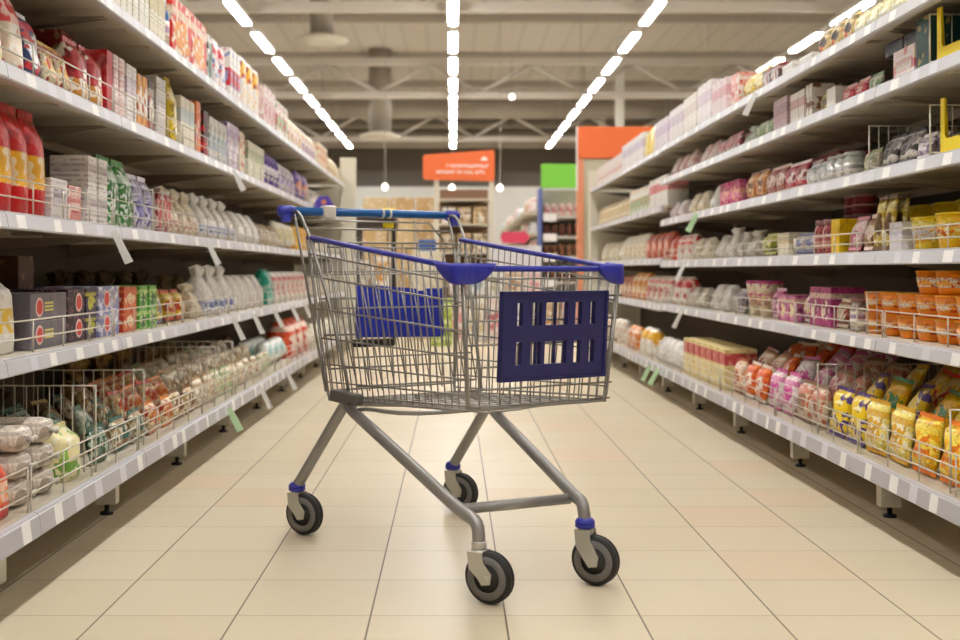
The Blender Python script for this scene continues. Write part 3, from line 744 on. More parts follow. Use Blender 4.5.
run('left', 0, 155, 240, 'clear_bag', 'dull tan', ['#8a765a', '#5c4a36', '#b09c7c'], 'clear', .26, .13, .21, off=.40)
heap('left', 119, 152, [('brown and teal', ['#a88a5c', '#2f6a60', '#e0d6be'], 'splash'), ('olive brown', ['#7a6238', '#b89c64', '#3f3020'], 'splash'), ('pale jade', ['#c4d2c0', '#5f8a78', '#e9ece2'], 'splash')], .15, 3, .11, .042)
heap('left', 153, 200, [('orange and cream', ['#e2cfa8', '#d07c34', '#b8402c'], 'splash'), ('biscuit brown', ['#c8a878', '#7a5434', '#efe2c8'], 'splash'), ('cream and scarlet', ['#e6d8bc', '#c23a2c', '#d9a860'], 'splash')], .15, 3, .115, .042)
heap('left', 201, 273, [('ivory and tan', ['#e0d5bc', '#b8946c', '#efe8da'], 'splash'), ('pale green and cream', ['#e2e2c8', '#a8bc8c', '#cfa878'], 'splash'), ('buff', ['#d8c6a4', '#a88a64', '#efe6d2'], 'splash')], .17, 3, .13, .045)
R(275, 292, 'pouch', 'white and aqua', ['#e9efec', '#9cc9c4', '#f7faf8'], 'splash', .22, .09, .16, rows=2, lean=.4, rowgap=.03)
R(293, 311, 'bag', 'vermilion and white', ['#d95a34', '#efe0d2', '#c83c2c'], 'splash', .3, .2, .27)
R(312, 345, 'clear_bag', 'pale ivory', ['#e6dfce', '#cdc2aa', '#f3eee2'], 'clear', .3, .2, .22)
# ================================================================= RIGHT SIDE
R = lambda *a, **k: run('right', 5, *a, **k)
# top shelf
R = lambda *a, **k: run('right', 5, *a, **k)
R(1010, 905, 'carton', 'low white and sage', ['#eceadb', '#b9cfa0', '#e6d59a'], 'busy', .1, .12, .07, panel=['#f0efe4', '#cbd9b4', '#d9b070'])
R(903, 852, 'packet', 'pale lemon', ['#efe9c4', '#d9cf8a', '#f4f1e2'], 'busy', .1, .035, .085, rows=2, lean=.2, off=.02)
R(850, 814, 'pouch', 'yellow and black', ['#ddc88a', '#3c3432', '#d8503c'], 'busy', .11, .05, .125, lean=.15)
R(812, 795, 'carton', 'flat white', ['#f0eee8', '#dcd8d0', '#c9c2b6'], 'lines', .15, .16, .05)
R(793, 781, 'carton', 'flat grey-white', ['#e9e6e0', '#cfcac2', '#f4f2ee'], 'lines', .15, .16, .06)
R(779, 762, 'carton', 'dark striped', ['#5a4844', '#d8cfc6', '#8f3a3c'], 'busy', .12, .15, .09, tiers=1)
R(760, 741, 'pouch', 'butter yellow', ['#e6cd6a', '#efe2a8', '#c9a03c'], 'splash', .18, .07, .14, lean=.2)
R(739, 727, 'carton', 'salmon and white', ['#e6a89a', '#efe6e0', '#cf5a54'], 'band', .14, .15, .17)
R(726, 712, 'carton', 'rose white', ['#ecdfdf', '#d9a4ac', '#c4768a'], 'lines', .1, .15, .19, panel=['#f0e6e6', '#dcb4bc', '#b06a80'])
R(711, 697, 'carton', 'tall white and lilac', ['#f2eeee', '#dccfdc', '#c9a4b0'], 'lines', .1, .15, .235)
R(696, 683, 'carton', 'ivory white', ['#efebe4', '#d9cfc8', '#c9a8a0'], 'lines', .11, .15, .225)
R(682, 666, 'carton', 'pearl and mauve', ['#efe9e9', '#cdbccb', '#b09aae'], 'lines', .12, .15, .215)
# fifth shelf
R = lambda *a, **k: run('right', 4, *a, **k)
R(1010, 930, 'display_tray', 'yellow', ['#f2d618'], 'plain', .19, .22, .165, inside='#54402f')
R(928, 917, 'carton', 'dark teal', ['#1f4a48', '#16302f', '#c9b04c'], 'plain', .085, .16, .165)
R(915, 878, 'carton', 'rose and white', ['#ead9dc', '#d9808c', '#efe8cc'], 'band', .17, .18, .1, panel=['#f0e6e8', '#e2b0b4', '#c9c46a'])
R(876, 864, 'packet', 'pale green sachet', ['#cfd8c4', '#8fae86', '#efeee6'], 'busy', .1, .03, .07, lean=.2)
R(863, 836, 'packet', 'coral pink', ['#d9606a', '#efc4bc', '#c93a54'], 'busy', .1, .03, .075, rows=2, lean=.25)
R(835, 828, 'carton', 'white tilted', ['#e9e5de', '#cfc8be', '#f3f0ec'], 'plain', .09, .1, .085)
R(827, 814, 'packet', 'olive and gold', ['#b8a04c', '#6a5c34', '#dccf94'], 'busy', .1, .03, .1, lean=.2)
R(812, 805, 'carton', 'brown-spined white', ['#e9dfd2', '#8f6244', '#f2ece2'], 'band', .03, .12, .14, gap=.003)
R(804, 790, 'carton', 'white slim', ['#efe9e2', '#cf9a9c', '#d9cfc4'], 'lines', .035, .12, .135, gap=.003)
R(788, 771, 'carton', 'dusty mauve', ['#bfa4aa', '#a4848c', '#d6c4c8'], 'lines', .2, .15, .145)
R(769, 752, 'packet', 'light green', ['#b9cfa4', '#e6ead8', '#7fa068'], 'busy', .13, .05, .09, lean=.2)
R(751, 737, 'clear_bag', 'mint white', ['#dfe6da', '#b4c4a8', '#f1f3ec'], 'clear', .15, .1, .1)
R(736, 716, 'packet', 'white and rosy', ['#ecdcd8', '#d98a90', '#a86a74'], 'busy', .14, .04, .1, rows=2, lean=.2)
R(715, 693, 'clear_bag', 'white and pink', ['#e9dcd8', '#d2a8a4', '#f3ece8'], 'clear', .18, .12, .15)
R(692, 664, 'clear_bag', 'rosy white', ['#ead6d0', '#cf9a92', '#f3e8e4'], 'clear', .2, .12, .16)
# fourth shelf
R = lambda *a, **k: run('right', 3, *a, **k)
R(1010, 927, 'display_tray', 'bright yellow', ['#f4d90f'], 'plain', .18, .22, .165, inside='#6a4a34')
R(925, 912, 'packet', 'lilac and white', ['#cdbcd0', '#efe9ee', '#8f74a0'], 'busy', .1, .03, .085, rows=2, lean=.3)
R(911, 872, 'pouch', 'black and white', ['#e0dedb', '#35323a', '#8f8a90'], 'busy', .12, .04, .115, rows=3, lean=.35, rowgap=.03)
R(870, 850, 'packet', 'pale olive and white', ['#d8d8c4', '#a8ac80', '#efeee6'], 'busy', .11, .04, .085, rows=2, lean=.35)
R(848, 824, 'jar', 'clear glass', ['#cfd2cf', '#aab0ae', '#e9ebe9'], 'clear', .075, .075, .095, lidc='#b8b9ba', neck=.85, label=['#e9e6e2', '#9a9aa0', '#6a6a74'])
R(822, 803, 'packet', 'snow white', ['#efefec', '#d3d6d8', '#b4bcc4'], 'busy', .12, .04, .09, lean=.25)
run('right', 3, 838, 800, 'carton', 'large raspberry', ['#a83a54', '#8f2c44', '#d08a98'], 'plain', .26, .17, .15, off=.17)
R(801, 783, 'packet', 'crimson and white', ['#c44a58', '#ecd9d6', '#8f2a3c'], 'busy', .13, .04, .12, rows=2, lean=.2)
R(782, 764, 'pouch', 'rose brown', ['#c07870', '#e9cfc0', '#8f4448'], 'busy', .14, .05, .13, lean=.2)
R(763, 741, 'pouch', 'orange and chestnut', ['#d98a4a', '#8f5232', '#f0d2a4'], 'busy', .14, .05, .135, lean=.15)
R(739, 718, 'carton', 'magenta', ['#b8326c', '#d97aa4', '#e8b49a'], 'band', .17, .14, .12)
R(716, 704, 'clear_bag', 'frosted white', ['#e9e6e0', '#d0cbc4', '#f6f4f0'], 'clear', .18, .12, .17)
R(703, 683, 'clear_bag', 'cream pale', ['#ece2cc', '#d4c4a0', '#f4eee0'], 'clear', .2, .12, .16)
R(682, 664, 'clear_bag', 'mauve white', ['#dfd2d0', '#b8a0a4', '#f0e8e6'], 'clear', .2, .12, .14)
# third shelf
R = lambda *a, **k: run('right', 2, *a, **k)
R(1010, 925, 'tub', 'yellow and orange', ['#f2c80a', '#f0a81a', '#f6e04a'], 'plain', .16, .16, .105, taper=.86, lidc='#f2d420', tiers=1, label=['#f0cc2a', '#e8641c', '#f4e6b0'])
R(923, 904, 'tub', 'lemon yellow', ['#f0d028', '#e6a82c', '#f4e88c'], 'splash', .15, .15, .10, taper=.86, lidc='#f3d92c', label=['#e9e4e2', '#cfc8d0', '#e2b03c'])
run('right', 2, 1000, 900, 'tub', 'tall yellow', ['#f2cc0e', '#f6e04a', '#f0b41a'], 'plain', .17, .17, .16, off=.2, taper=.88, lidc='#f4dc34', label=['#ddd8de', '#efe6c0', '#e8b83c'])
R(902, 893, 'carton', 'white with grey print', ['#dcdadf', '#bcb9c4', '#f2f1f4'], 'lines', .1, .1, .09)
R(892, 870, 'tall_packet', 'yellow and brown', ['#d8b83c', '#6a4a28', '#efe2a8'], 'busy', .075, .025, .185, rows=2, lean=.12, gap=.02)
R(869, 858, 'tall_packet', 'gold and pale pink', ['#cfae5c', '#e8cfc4', '#8f5a3c'], 'busy', .08, .03, .13, rows=2, lean=.25)
R(857, 842, 'pouch', 'pale pink', ['#e0b4b8', '#c06a80', '#f0dcdc'], 'busy', .11, .03, .13, lean=.3)
run('right', 2, 858, 840, 'jar', 'maroon', ['#8f3a44', '#b8606a', '#6a2430'], 'plain', .085, .085, .075, off=.14, tiers=3, neck=.9, lidc='#a07a80', label=['#7c2c38', '#d0a0a0', '#5a1c28'])
R(840, 829, 'carton', 'tall yellow', ['#ecc418', '#f3dc5a', '#b88a1c'], 'plain', .09, .07, .125)
R(827, 813, 'bottle', 'brick red', ['#b4505a', '#e0c0b4', '#8a343e'], 'band', .09, .09, .13, neck=.8, lidc='#9a6a70', label=['#d9a8a0', '#a03a44', '#ecd8cc'])
R(811, 792, 'packet', 'white and indigo', ['#e2dfdf', '#6a70a4', '#c4bcc0'], 'busy', .13, .05, .085, rows=2, lean=.25)
R(791, 771, 'carton', 'ivory and gold', ['#e9e2cc', '#c9b880', '#b0a4a0'], 'lines', .17, .12, .095)
R(769, 754, 'pouch', 'olive green', ['#a4a83c', '#d9d68a', '#6a7030'], 'splash', .17, .06, .1, lean=.2)
R(753, 735, 'clear_bag', 'stone grey', ['#d6d0c6', '#b4aa9c', '#ece8e0'], 'clear', .17, .12, .13)
R(734, 708, 'clear_bag', 'chalk white', ['#e8e4dd', '#cbc4ba', '#f6f4f0'], 'clear', .18, .12, .16)
R(707, 690, 'clear_bag', 'ivory', ['#ebe3d2', '#d4c8b0', '#f5f0e6'], 'clear', .2, .12, .16)
R(689, 676, 'bag', 'white and scarlet', ['#ece2da', '#d8383c', '#f0d0c4', '#d8383c', '#ecd8d0'], 'bandhigh', .2, .12, .17)
R(675, 664, 'bag', 'coral', ['#d8684c', '#efd8c4', '#c8443c'], 'splash', .2, .12, .17)
# second shelf
R = lambda *a, **k: run('right', 1, *a, **k)
R(1020, 858, 'cup', 'orange and yellow', ['#f08a10', '#f4b81e', '#d8481c'], 'plain', .122, .122, .071, tiers=2, taper=.8, lidc='#f2a020', gap=.006, label=['#f2a422', '#efe0cc', '#d0401c'])
R(856, 844, 'jar', 'smoky clear', ['#b8aca4', '#8a7a74', '#d9d2cc'], 'clear', .08, .08, .12, neck=.85, lidc='#8a5a54')
R(842, 833, 'packet', 'brown and cream', ['#8f5c44', '#e2d2bc', '#a8403c'], 'busy', .11, .04, .11, lean=.2)
R(832, 812, 'carton', 'magenta and cream', ['#b03a7c', '#e9d8c4', '#8f2a64'], 'splash', .12, .13, .15)
R(811, 796, 'pouch', 'plum and white', ['#b85c98', '#ecdfe0', '#e8d08a'], 'busy', .12, .05, .13, rows=2, lean=.2)
R(795, 779, 'carton', 'pink and lemon', ['#d98ab4', '#efe0a8', '#b03a7a'], 'busy', .12, .12, .11)
R(777, 763, 'pouch', 'hot pink', ['#c84a94', '#ecc8d8', '#8f2c6a'], 'busy', .13, .05, .135, lean=.15)
R(760, 742, 'cup', 'magenta and cream', ['#e9d9b8', '#c83a8c', '#efe6d2', '#e4d0aa', '#d9b890'], 'band', .13, .13, .165, taper=.62, lidc='#c8388c', label=['#e8d4a8', '#d9b87c', '#c8388c'])
R(740, 728, 'pouch', 'grey and violet', ['#a89ca4', '#d9d2d6', '#6a5874'], 'busy', .15, .05, .12, lean=.2)
R(727, 703, 'clear_bag', 'bright white', ['#eae7e4', '#cfc9c4', '#fbfaf8'], 'clear', .19, .13, .18)
R(702, 686, 'clear_bag', 'pale stone', ['#dcd5ca', '#b8aea0', '#efebe4'], 'clear', .2, .13, .15)
R(685, 664, 'bag', 'white and ruby', ['#ece6e0', '#c8303c', '#dcd2c8', '#c8303c', '#e9c9c4'], 'bandhigh', .2, .13, .19)
Y1_ = ('yellow and red noodle', ['#f4c408', '#d02a1c', '#f6e8b0'], 'splash')
Y2_ = ('yellow and violet noodle', ['#efcb20', '#523a80', '#f6ecc0', '#f2d23a', '#5f4290'], 'bandlow')
Y3_ = ('pale yellow noodle', ['#f0dc6a', '#e0a818', '#f8f0d0'], 'splash')
Y4_ = ('golden noodle', ['#f2b406', '#e87a14', '#f6de5a'], 'splash')
Y5_ = ('yellow and dark green noodle', ['#f4cc06', '#157a3c', '#efae14'], 'splash')
heap('right', 1030, 822, [Y1_, Y4_, Y3_, Y2_, Y1_, Y5_, Y2_], .165, 4, .175, .045)
R = lambda *a, **k: run('right', 0, *a, **k)
heap('right', 820, 790, [('beige and brown', ['#dccab0', '#8f6a54', '#c9705c'], 'splash'), ('tan and rose', ['#d2b090', '#c06a64', '#ecdcc8'], 'splash')], .15, 3, .16, .06)
heap('right', 788, 762, [('white and pink', ['#ece0de', '#cf4a9c', '#d9a0b4'], 'splash'), ('pale grey and magenta', ['#dcd6d4', '#c83a90', '#efe8e6'], 'splash')], .16, 4, .17, .06)
heap('right', 760, 727, [('orange and white', ['#ec7a2c', '#efe4d6', '#d9502c'], 'splash'), ('peach and chestnut', ['#e6b48c', '#a8583c', '#efe0cc'], 'splash')], .16, 4, .165, .06)
R(725, 683, 'carton', 'cream with red top', ['#e8d69c', '#efe4c0', '#d9c078', '#c04a4c', '#d98a7c'], 'bandhigh', .12, .16, .2)
R(681, 651, 'clear_bag', 'glossy white', ['#ebe8e4', '#cfc9c2', '#fbfaf8'], 'clear', .19, .16, .2, rows=2)
R(649, 636, 'bag', 'white with amber top', ['#efeae2', '#e8a82c', '#ead8c0', '#e8ae2c', '#f0c860'], 'bandhigh', .2, .14, .2)
R(634, 622, 'bag', 'amber and white', ['#e2944c', '#efe4d4', '#d9682c'], 'splash', .2, .14, .18)
R(620, 612, 'bag', 'milk white', ['#ece8e0', '#d4cabc', '#e0b48a'], 'splash', .22, .14, .2)
# far bays
def far(lev, *items):
    CUR[('far', lev)] = YBRK + .03
    for pb, kind, look, cols, style, w, d, h, ex in items:
        run('far', lev, None, pb, kind, look, cols, style, w, d, h, **ex)
far(1, (645, 'bag', 'white and red', ['#ece4dc', '#c8343c', '#e0cfc4'], 'splash', .2, .13, .2, {}), (630, 'bag', 'amber yellow', ['#e2a44c', '#ead8b4', '#d9782c'], 'splash', .2, .13, .22, {}),
    (618, 'bag', 'rust and cream', ['#cf7a4c', '#ead9c0', '#b85a3c'], 'splash', .2, .13, .19, {}), (598, 'clear_bag', 'cloud white', ['#e8e4de', '#cfc8bc', '#f6f4f0'], 'clear', .24, .15, .2, {}))
far(2, (643, 'bag', 'terracotta', ['#c8684c', '#e2b49c', '#a84a38'], 'splash', .2, .13, .19, {}), (622, 'bag', 'ivory and buff', ['#eae2cc', '#d0bc94', '#efe9dc'], 'splash', .2, .13, .21, {}), (598, 'clear_bag', 'pale buff', ['#e2dac4', '#c8bc9c', '#f0ebdd'], 'clear', .24, .15, .22, {}))
far(3, (648, 'carton', 'white and rose red', ['#ecebe6', '#d84a5c', '#b8a8a8'], 'lines', .2, .14, .21, {}), (630, 'carton', 'white and jade', ['#e9ebe2', '#8fb894', '#d8905c'], 'band', .16, .14, .19, {}), (598, 'bag', 'wheat', ['#e0cfae', '#c9b080', '#ece2cc'], 'splash', .2, .14, .2, {}))
far(4, (654, 'carton', 'pale violet', ['#ebe3ea', '#cdbdd4', '#b4a4b8'], 'lines', .1, .15, .21, {}), (642, 'bag', 'yellow and white', ['#ecd45a', '#efe8cc', '#f3e28a'], 'plain', .2, .14, .26, {}),
    (622, 'carton', 'white and lavender', ['#f2efee', '#cfc6da', '#b0a4bc'], 'lines', .12, .15, .22, {}), (598, 'carton', 'soft pink and white', ['#e9dfda', '#d2b4ac', '#f2ece8'], 'band', .16, .15, .18, {}))
R(611, 598, 'bag', 'bone white', ['#e6dfd2', '#cdbfa8', '#d9905c'], 'splash', .22, .14, .2)
# upper cups of the orange stack, white-lidded, and boxes resting on others
base_cups = [r for r in PLACED if r[1] == 'orange and yellow' and r[3] == 'upper']
for i, r in enumerate(base_cups):
    if i in (0, 1, 2, 5, 6, 7): continue
    put('right', 1, r[6], .033, 'cup', 'orange and white', ['#f08a10', '#f4b81e', '#d8481c'], 'plain', .122, .122, .071, {'taper': .8, 'lidc': '#f2a020', 'label': ['#f2ece4', '#f0b040', '#d0401c']}, dz=.1435, tier='uppermost')
for i, px in enumerate((908, 889)):
    put('right', 4, z_of('right', 4, px), .045, 'carton', 'black stacked', ['#26242c', '#3a3844', '#c9b9a8'], 'plain', .14, .15, .045, {}, dz=.101, tier='upper')
# labels: what it looks like and where in its row it stands
from collections import defaultdict
fam = defaultdict(list)
for rec in PLACED:
    o, look, noun, tier, side, lev, z, off, dz = rec
    fam[(look, noun, tier, side, lev)].append(rec)
for (look, noun, tier, side, lev), rs in fam.items():
    rs.sort(key=lambda r: (round(r[6], 3), r[7], r[8]))
    where = LEVN[(side, lev)]
    for i, r in enumerate(rs):
        t = tier + ' ' if tier else ''
        r[0]['label'] = (f'{t}{look} {noun} on the {where}' if len(rs) == 1 else f'{t}{look} {noun}, {ordn(i + 1)} from near end, {where}')

# ------------------------------------------------------------------ wire dividers, shelf flags
def divider_mesh(d, h, step):
    mb = MB(); mb.tube([(0, 0, 0.0), (0, 0, h), (0, d, h), (0, d, 0.0)], .0032, WHITEWIRE, 6)
    n = int(d / step)
    for i in range(1, n): mb.tube([(0, d * i / n, 0.0), (0, d * i / n, h)], .0018, WHITEWIRE, 5)
    mb.tube([(0, 0, .012), (0, d, .012)], .0025, WHITEWIRE, 5)
    return mb.mesh('wire_divider')
DM = {}
def divider(side, lev, px, h, what):
    s, xu, xb, levs = SIDE[side]; base = lev == 0
    d = .5 if base else .42
    if (d, h) not in DM: DM[(d, h)] = divider_mesh(d, h, .032)
    o = link(bpy.data.objects.new('wire_divider', DM[(d, h)]))
    z = (xb if base else xu) * F / abs(px - VX)
    occ = sorted((r[6] - WID[r[0].name] / 2, r[6] + WID[r[0].name] / 2) for r in PLACED if r[4] == side and r[5] == lev)
    cand = [z]
    edges = sorted({round(e + .004, 4) for _, e in occ if abs(e - z) < .3} | {round(e - .004, 4) for e, _ in occ if abs(e - z) < .3}, key=lambda q: abs(q - z))
    free = [q for q in [z] + edges if not any(a_ - .003 < q < b_ + .003 for a_, b_ in occ)]
    if free: z = free[0]
    o.location = (s * ((xb if base else xu) + .012), z, levs[lev] + .001); o.rotation_euler = (0, 0, PI / 2 if s < 0 else -PI / 2)
    tag(o, f'upright wire grid divider beside the {what} on the {LEVN[(side, lev)]}', 'shelf divider', 'wire shelf dividers')
divider('left', 0, 100, .25, 'dark green packets'); divider('left', 0, 153, .25, 'olive brown packets'); divider('left', 0, 214, .25, 'cream and scarlet packets'); divider('left', 0, 241, .25, 'ivory and tan packets')
divider('left', 2, 157.5, .15, 'dark red narrow carton'); divider('left', 2, 171.5, .15, 'first beige clear bag')
divider('right', 3, 871, .15, 'black and white pouches'); divider('right', 3, 926, .15, 'bright yellow display boxes'); divider('right', 4, 929, .15, 'dark teal carton')
divider('right', 0, 821, .25, 'yellow noodle packets'); divider('right', 1, 857, .14, 'orange and yellow cups'); divider('right', 0, 943, .22, 'golden noodle packets')
fm_ = MB(); fm_.prism([(-.028, -.006), (-.045, .002), (-.098, -.098), (-.072, -.108)], -.0008, .0008, FLAG, axis=0)
fg_ = MB(); fg_.prism([(-.028, -.006), (-.05, .004), (-.104, -.092), (-.074, -.106)], -.0008, .0008, FLAGG, axis=0)
FM = {'white': fm_.mesh('shelf_flag'), 'pale green': fg_.mesh('shelf_flag')}
fl = defaultdict(int)
for side, lev, px, c in (('left', 3, 226, 'white'), ('left', 2, 199, 'white'), ('left', 2, 102, 'white'), ('left', 1, 226, 'white'), ('left', 1, 247, 'white'), ('left', 1, 268, 'white'), ('left', 1, 286, 'white'), ('left', 1, 299, 'white'),
                         ('left', 0, 220, 'pale green'), ('left', 0, 254, 'white'), ('left', 0, 281, 'white'), ('right', 3, 704, 'pale green'), ('right', 2, 691, 'white'), ('right', 1, 688, 'white'),
                         ('right', 0, 664, 'pale green'), ('right', 0, 656, 'pale green'), ('right', 5, 764, 'white')):
    s, xu, xb, levs = SIDE[side]; base = lev == 0; xx = xb if base else xu
    o = link(bpy.data.objects.new('shelf_flag', FM[c]))
    o.location = (s * xx, xx * F / abs(px - VX), levs[lev] - .02); o.rotation_euler = (0, 0, PI / 2 if s < 0 else -PI / 2)
    fl[(side, lev, c)] += 1
    tag(o, f'{c} paper price flag, {ordn(fl[(side, lev, c)])} hanging from the {LEVN[(side, lev)]} edge', 'price flag', 'paper flags on the shelf edges')

# violet hexagonal shelf card standing out from the fourth shelf edge by the trolley handle
t = empty('shelf_card', (-1.10 + .012, 1.10 * F / (VX - 307), 1.307)); tag(t, 'violet six-sided shelf card with orange middle beside the trolley handle', 'shelf card')
mb = MB(); mb.prism([(.03, -.03), (.075, .05), (.15, .05), (.195, -.03), (.15, -.075), (.075, -.075)], -.001, .001, pmat('card_violet', '#5a48b8', .45), axis=1); mb.build('card', t)
mb = MB(); mb.prism([(.095, .01), (.11, .025), (.13, .02), (.135, 0), (.12, -.015), (.1, -.01)], -.0016, .0016, pmat('card_orange', '#e8945c', .45), axis=1); mb.build('printed_mark', t)
mb = MB(); mb.tube([(.0, 0, -.02), (.03, 0, -.028), (.06, 0, -.02)], .002, WHITEWIRE, 6); mb.build('clip', t)

# ------------------------------------------------------------------ the shopping trolley (local x = forward, y = away from the camera side)
cart = empty('shopping_trolley', (-0.2135, 3.442, 0), -math.radians(60))
tag(cart, 'empty wire shopping trolley with blue handle and navy frame standing in the aisle', 'shopping trolley')
BLUE = pmat('trolley_blue', '#2a2f9e', 0.35); HBLUE = pmat('handle_blue', '#125a9e', 0.32); NAVY = pmat('navy_plastic', '#20205e', 0.42)
SEATB = pmat('seat_blue', '#2434ae', 0.4); TUBEM = pmat('trolley_lacquer', '#94928f', 0.36, 0.45); WIRE = pmat('trolley_wire', '#98958f', 0.3, 0.7)
GREYP = pmat('grey_plastic', '#5a5650', 0.5); FORK = pmat('fork_zinc', '#c3c0b6', 0.32, 0.55); TYRE = pmat('tyre_rubber', '#1f1d1c', 0.6); TREAD = pmat('wheel_grey', '#6e6a67', 0.5); HUBM = pmat('wheel_core', '#2c2a28', 0.5)
RT, RB = (0.0, 0.27, 0.90), (0.05, 0.22, 0.405)
FT, FB = (0.883, 0.236, 0.803), (0.86, 0.206, 0.462)
def P4(u, v):
    """side panel point: u 0..1 from the rear to the front, v 0..1 from the bottom to the top (as a positive half-width)"""
    a = Vector(RB).lerp(Vector(FB), u); b = Vector(RT).lerp(Vector(FT), u); return a.lerp(b, v)
def sgn(p, s): return Vector((p.x, p.y * s, p.z))
WR, WV = 0.0026, 0.0021
sides_h = (0.03, .11, .22, .38, .56, .76, .90)
for s in (-1, 1):
    mb = MB()
    for v in sides_h: mb.tube([sgn(P4(0, v), s), sgn(P4(.5, v), s), sgn(P4(1.0, v), s)], WR, WIRE, 6)
    n = 25
    for i in range(n):
        u = .012 + .976 * i / (n - 1); q = [sgn(P4(u, 1), s)]
        q += [sgn(P4(u, .5), s), sgn(P4(u, .05), s), sgn(P4(u, 0), s) * 1.0]
        mb.tube(q, WV, WIRE, 5)
    mb.tube([sgn(P4(0, 1), s), sgn(P4(0, .06), s), sgn(P4(.012, .0), s), sgn(P4(1, 0), s)], .004, WIRE, 7)
    mb.build('basket_side', cart)
# front grid
mb = MB()
def PF(t, v):
    a = Vector((FB[0], FB[1] * t, FB[2])); b = Vector((FT[0], FT[1] * t, FT[2])); return a.lerp(b, v)
for v in (.02, .14, .30, .46, .63, .80, .93): mb.tube([PF(-1.0, v), PF(1.06, v)], WR, WIRE, 6)
for i in range(15): mb.tube([PF(-1 + 2 * i / 14, 0), PF(-1 + 2 * i / 14, 1)], WV, WIRE, 5)
mb.tube([PF(-1, 1), PF(-1, .05), PF(-.95, 0), PF(.95, 0), PF(1, .05), PF(1, 1)], .0042, WIRE, 7)
mb.build('basket_front', cart)
# bottom grid
mb = MB()
for i in range(13):
    t = -1 + 2 * i / 12; mb.tube([(RB[0], RB[1] * t, RB[2]), (FB[0], FB[1] * t, FB[2])], WV, WIRE, 5)
for i in range(12):
    u = i / 11; p = P4(u, 0); mb.tube([sgn(p, -1), sgn(p, 1)], WR, WIRE, 6)
mb.build('basket_floor', cart)
# rear gate, hinged at the top, with its bars under the handle
mb = MB()
def PG(t, v):
    a = Vector((RB[0] + .01, RB[1] * t * .97, RB[2] + .02)); b = Vector((RT[0] + .012, RT[1] * t * .96, .888)); return a.lerp(b, v)
for v in (.02, .16, .38, .62, .80, .995): mb.tube([PG(-1, v), PG(1, v)], WR * 1.2, WIRE, 6)
for i in range(11): mb.tube([PG(-1 + 2 * i / 10, 0), PG(-1 + 2 * i / 10, 1)], WV, WIRE, 5)
mb.build('rear_gate', cart)
# folding child seat: wire back, blue seat plate, little stop under it
mb = MB()
def PS(t, v): return Vector((.05 + .17 * (1 - v), .225 * t * (1 - .1 * (1 - v)), .46 + .41 * v))
for v in (0, .2, .55, .8, 1): mb.tube([PS(-1, v), PS(1, v)], WR, WIRE, 6)
for i in range(11): mb.tube([PS(-1 + 2 * i / 10, 0), PS(-1 + 2 * i / 10, 1)], WV, WIRE, 5)
mb.build('child_seat_back', cart)
mb = MB()
prof = [(a + .018, b) for a, b in [(-.165, .595), (.135, .588), (.138, .600), (.132, .742), (.075, .742), (.07, .735), (.045, .735), (.04, .742), (-.155, .757), (-.163, .748)]]
mb.prism([(a, b) for a, b in prof], .085, .097, SEATB, axis=0)
for i in range(9): mb.box((.0842, -.127 + .031 * i, .603), (.0852, -.123 + .031 * i, .738), SEATB)
mb.build('child_seat_plate', cart)
mb = MB(); mb.cbox((.08, -.155, .565), (.105, -.02, .588), .004, pmat('stop_brown', '#2e2422', .5)); mb.build('seat_hinge', cart)
# rim, blue coated, and the two corner bumpers
mb = MB()
mb.tube([(RT[0] + .01, -RT[1], RT[2]), (.3, -.258, .867), (.6, -.247, .834), (.85, -FT[1] - .002, .806), (.872, -FT[1] + .012, .804), (FT[0] + .002, -FT[1] + .035, .803), (FT[0] + .002, FT[1] - .035, .803), (.872, FT[1] - .012, .804), (.85, FT[1] + .002, .806), (.6, .247, .834), (.3, .258, .867), (RT[0] + .01, RT[1], RT[2])], .0075, BLUE, 8)
mb.build('rim', cart)
for s, la, lb, hh in ((-1, .07, .05, .048), (1, .05, .045, .050)):
    # strip that wraps the rounded corner; deepest in its middle
    path = [];  cxx, cyy, rr = FT[0] - .03, FT[1] - .03, .045
    for i in range(7): path.append((cxx - la * (1 - i / 7), cyy + rr + .004 * (1 - i / 7)))
    for i in range(9):
        q = PI / 2 * (1 - i / 8); path.append((cxx + rr * math.cos(q), cyy + rr * math.sin(q)))
    for i in range(1, 8): path.append((cxx + rr, cyy - lb * i / 7))
    mb = MB(); R_ = []; n = len(path)
    for i, (x, y) in enumerate(path):
        if i == 0: t = Vector((path[1][0] - x, path[1][1] - y, 0))
        elif i == n - 1: t = Vector((x - path[-2][0], y - path[-2][1], 0))
        else: t = Vector((path[i + 1][0] - path[i - 1][0], path[i + 1][1] - path[i - 1][1], 0))
        t.normalize(); nrm = Vector((-t.y, t.x, 0)); f = i / (n - 1)
        dep = hh * (.16 + .84 * max(0, 1 - abs(2 * f - 1) ** 2.4)) if s < 0 else hh * (.35 + .65 * max(0, 1 - abs(2 * f - 1) ** 3))
        zt = .813 + (.05 * max(0, cxx - x) if 0 else .0) + .125 * max(0, cxx - x)
        a = Vector((x, y, 0)); ring = []
        for dn, z in ((-.006, zt), (.005, zt + .003), (.008, zt - .006), (.008, zt - dep + .006), (.004, zt - dep), (-.006, zt - dep)):
            p = a + nrm * dn; ring.append((p.x, p.y * s, z))
        R_.append(ring)
    mb.rings(R_, BLUE); mb.build('corner_bumper', cart)
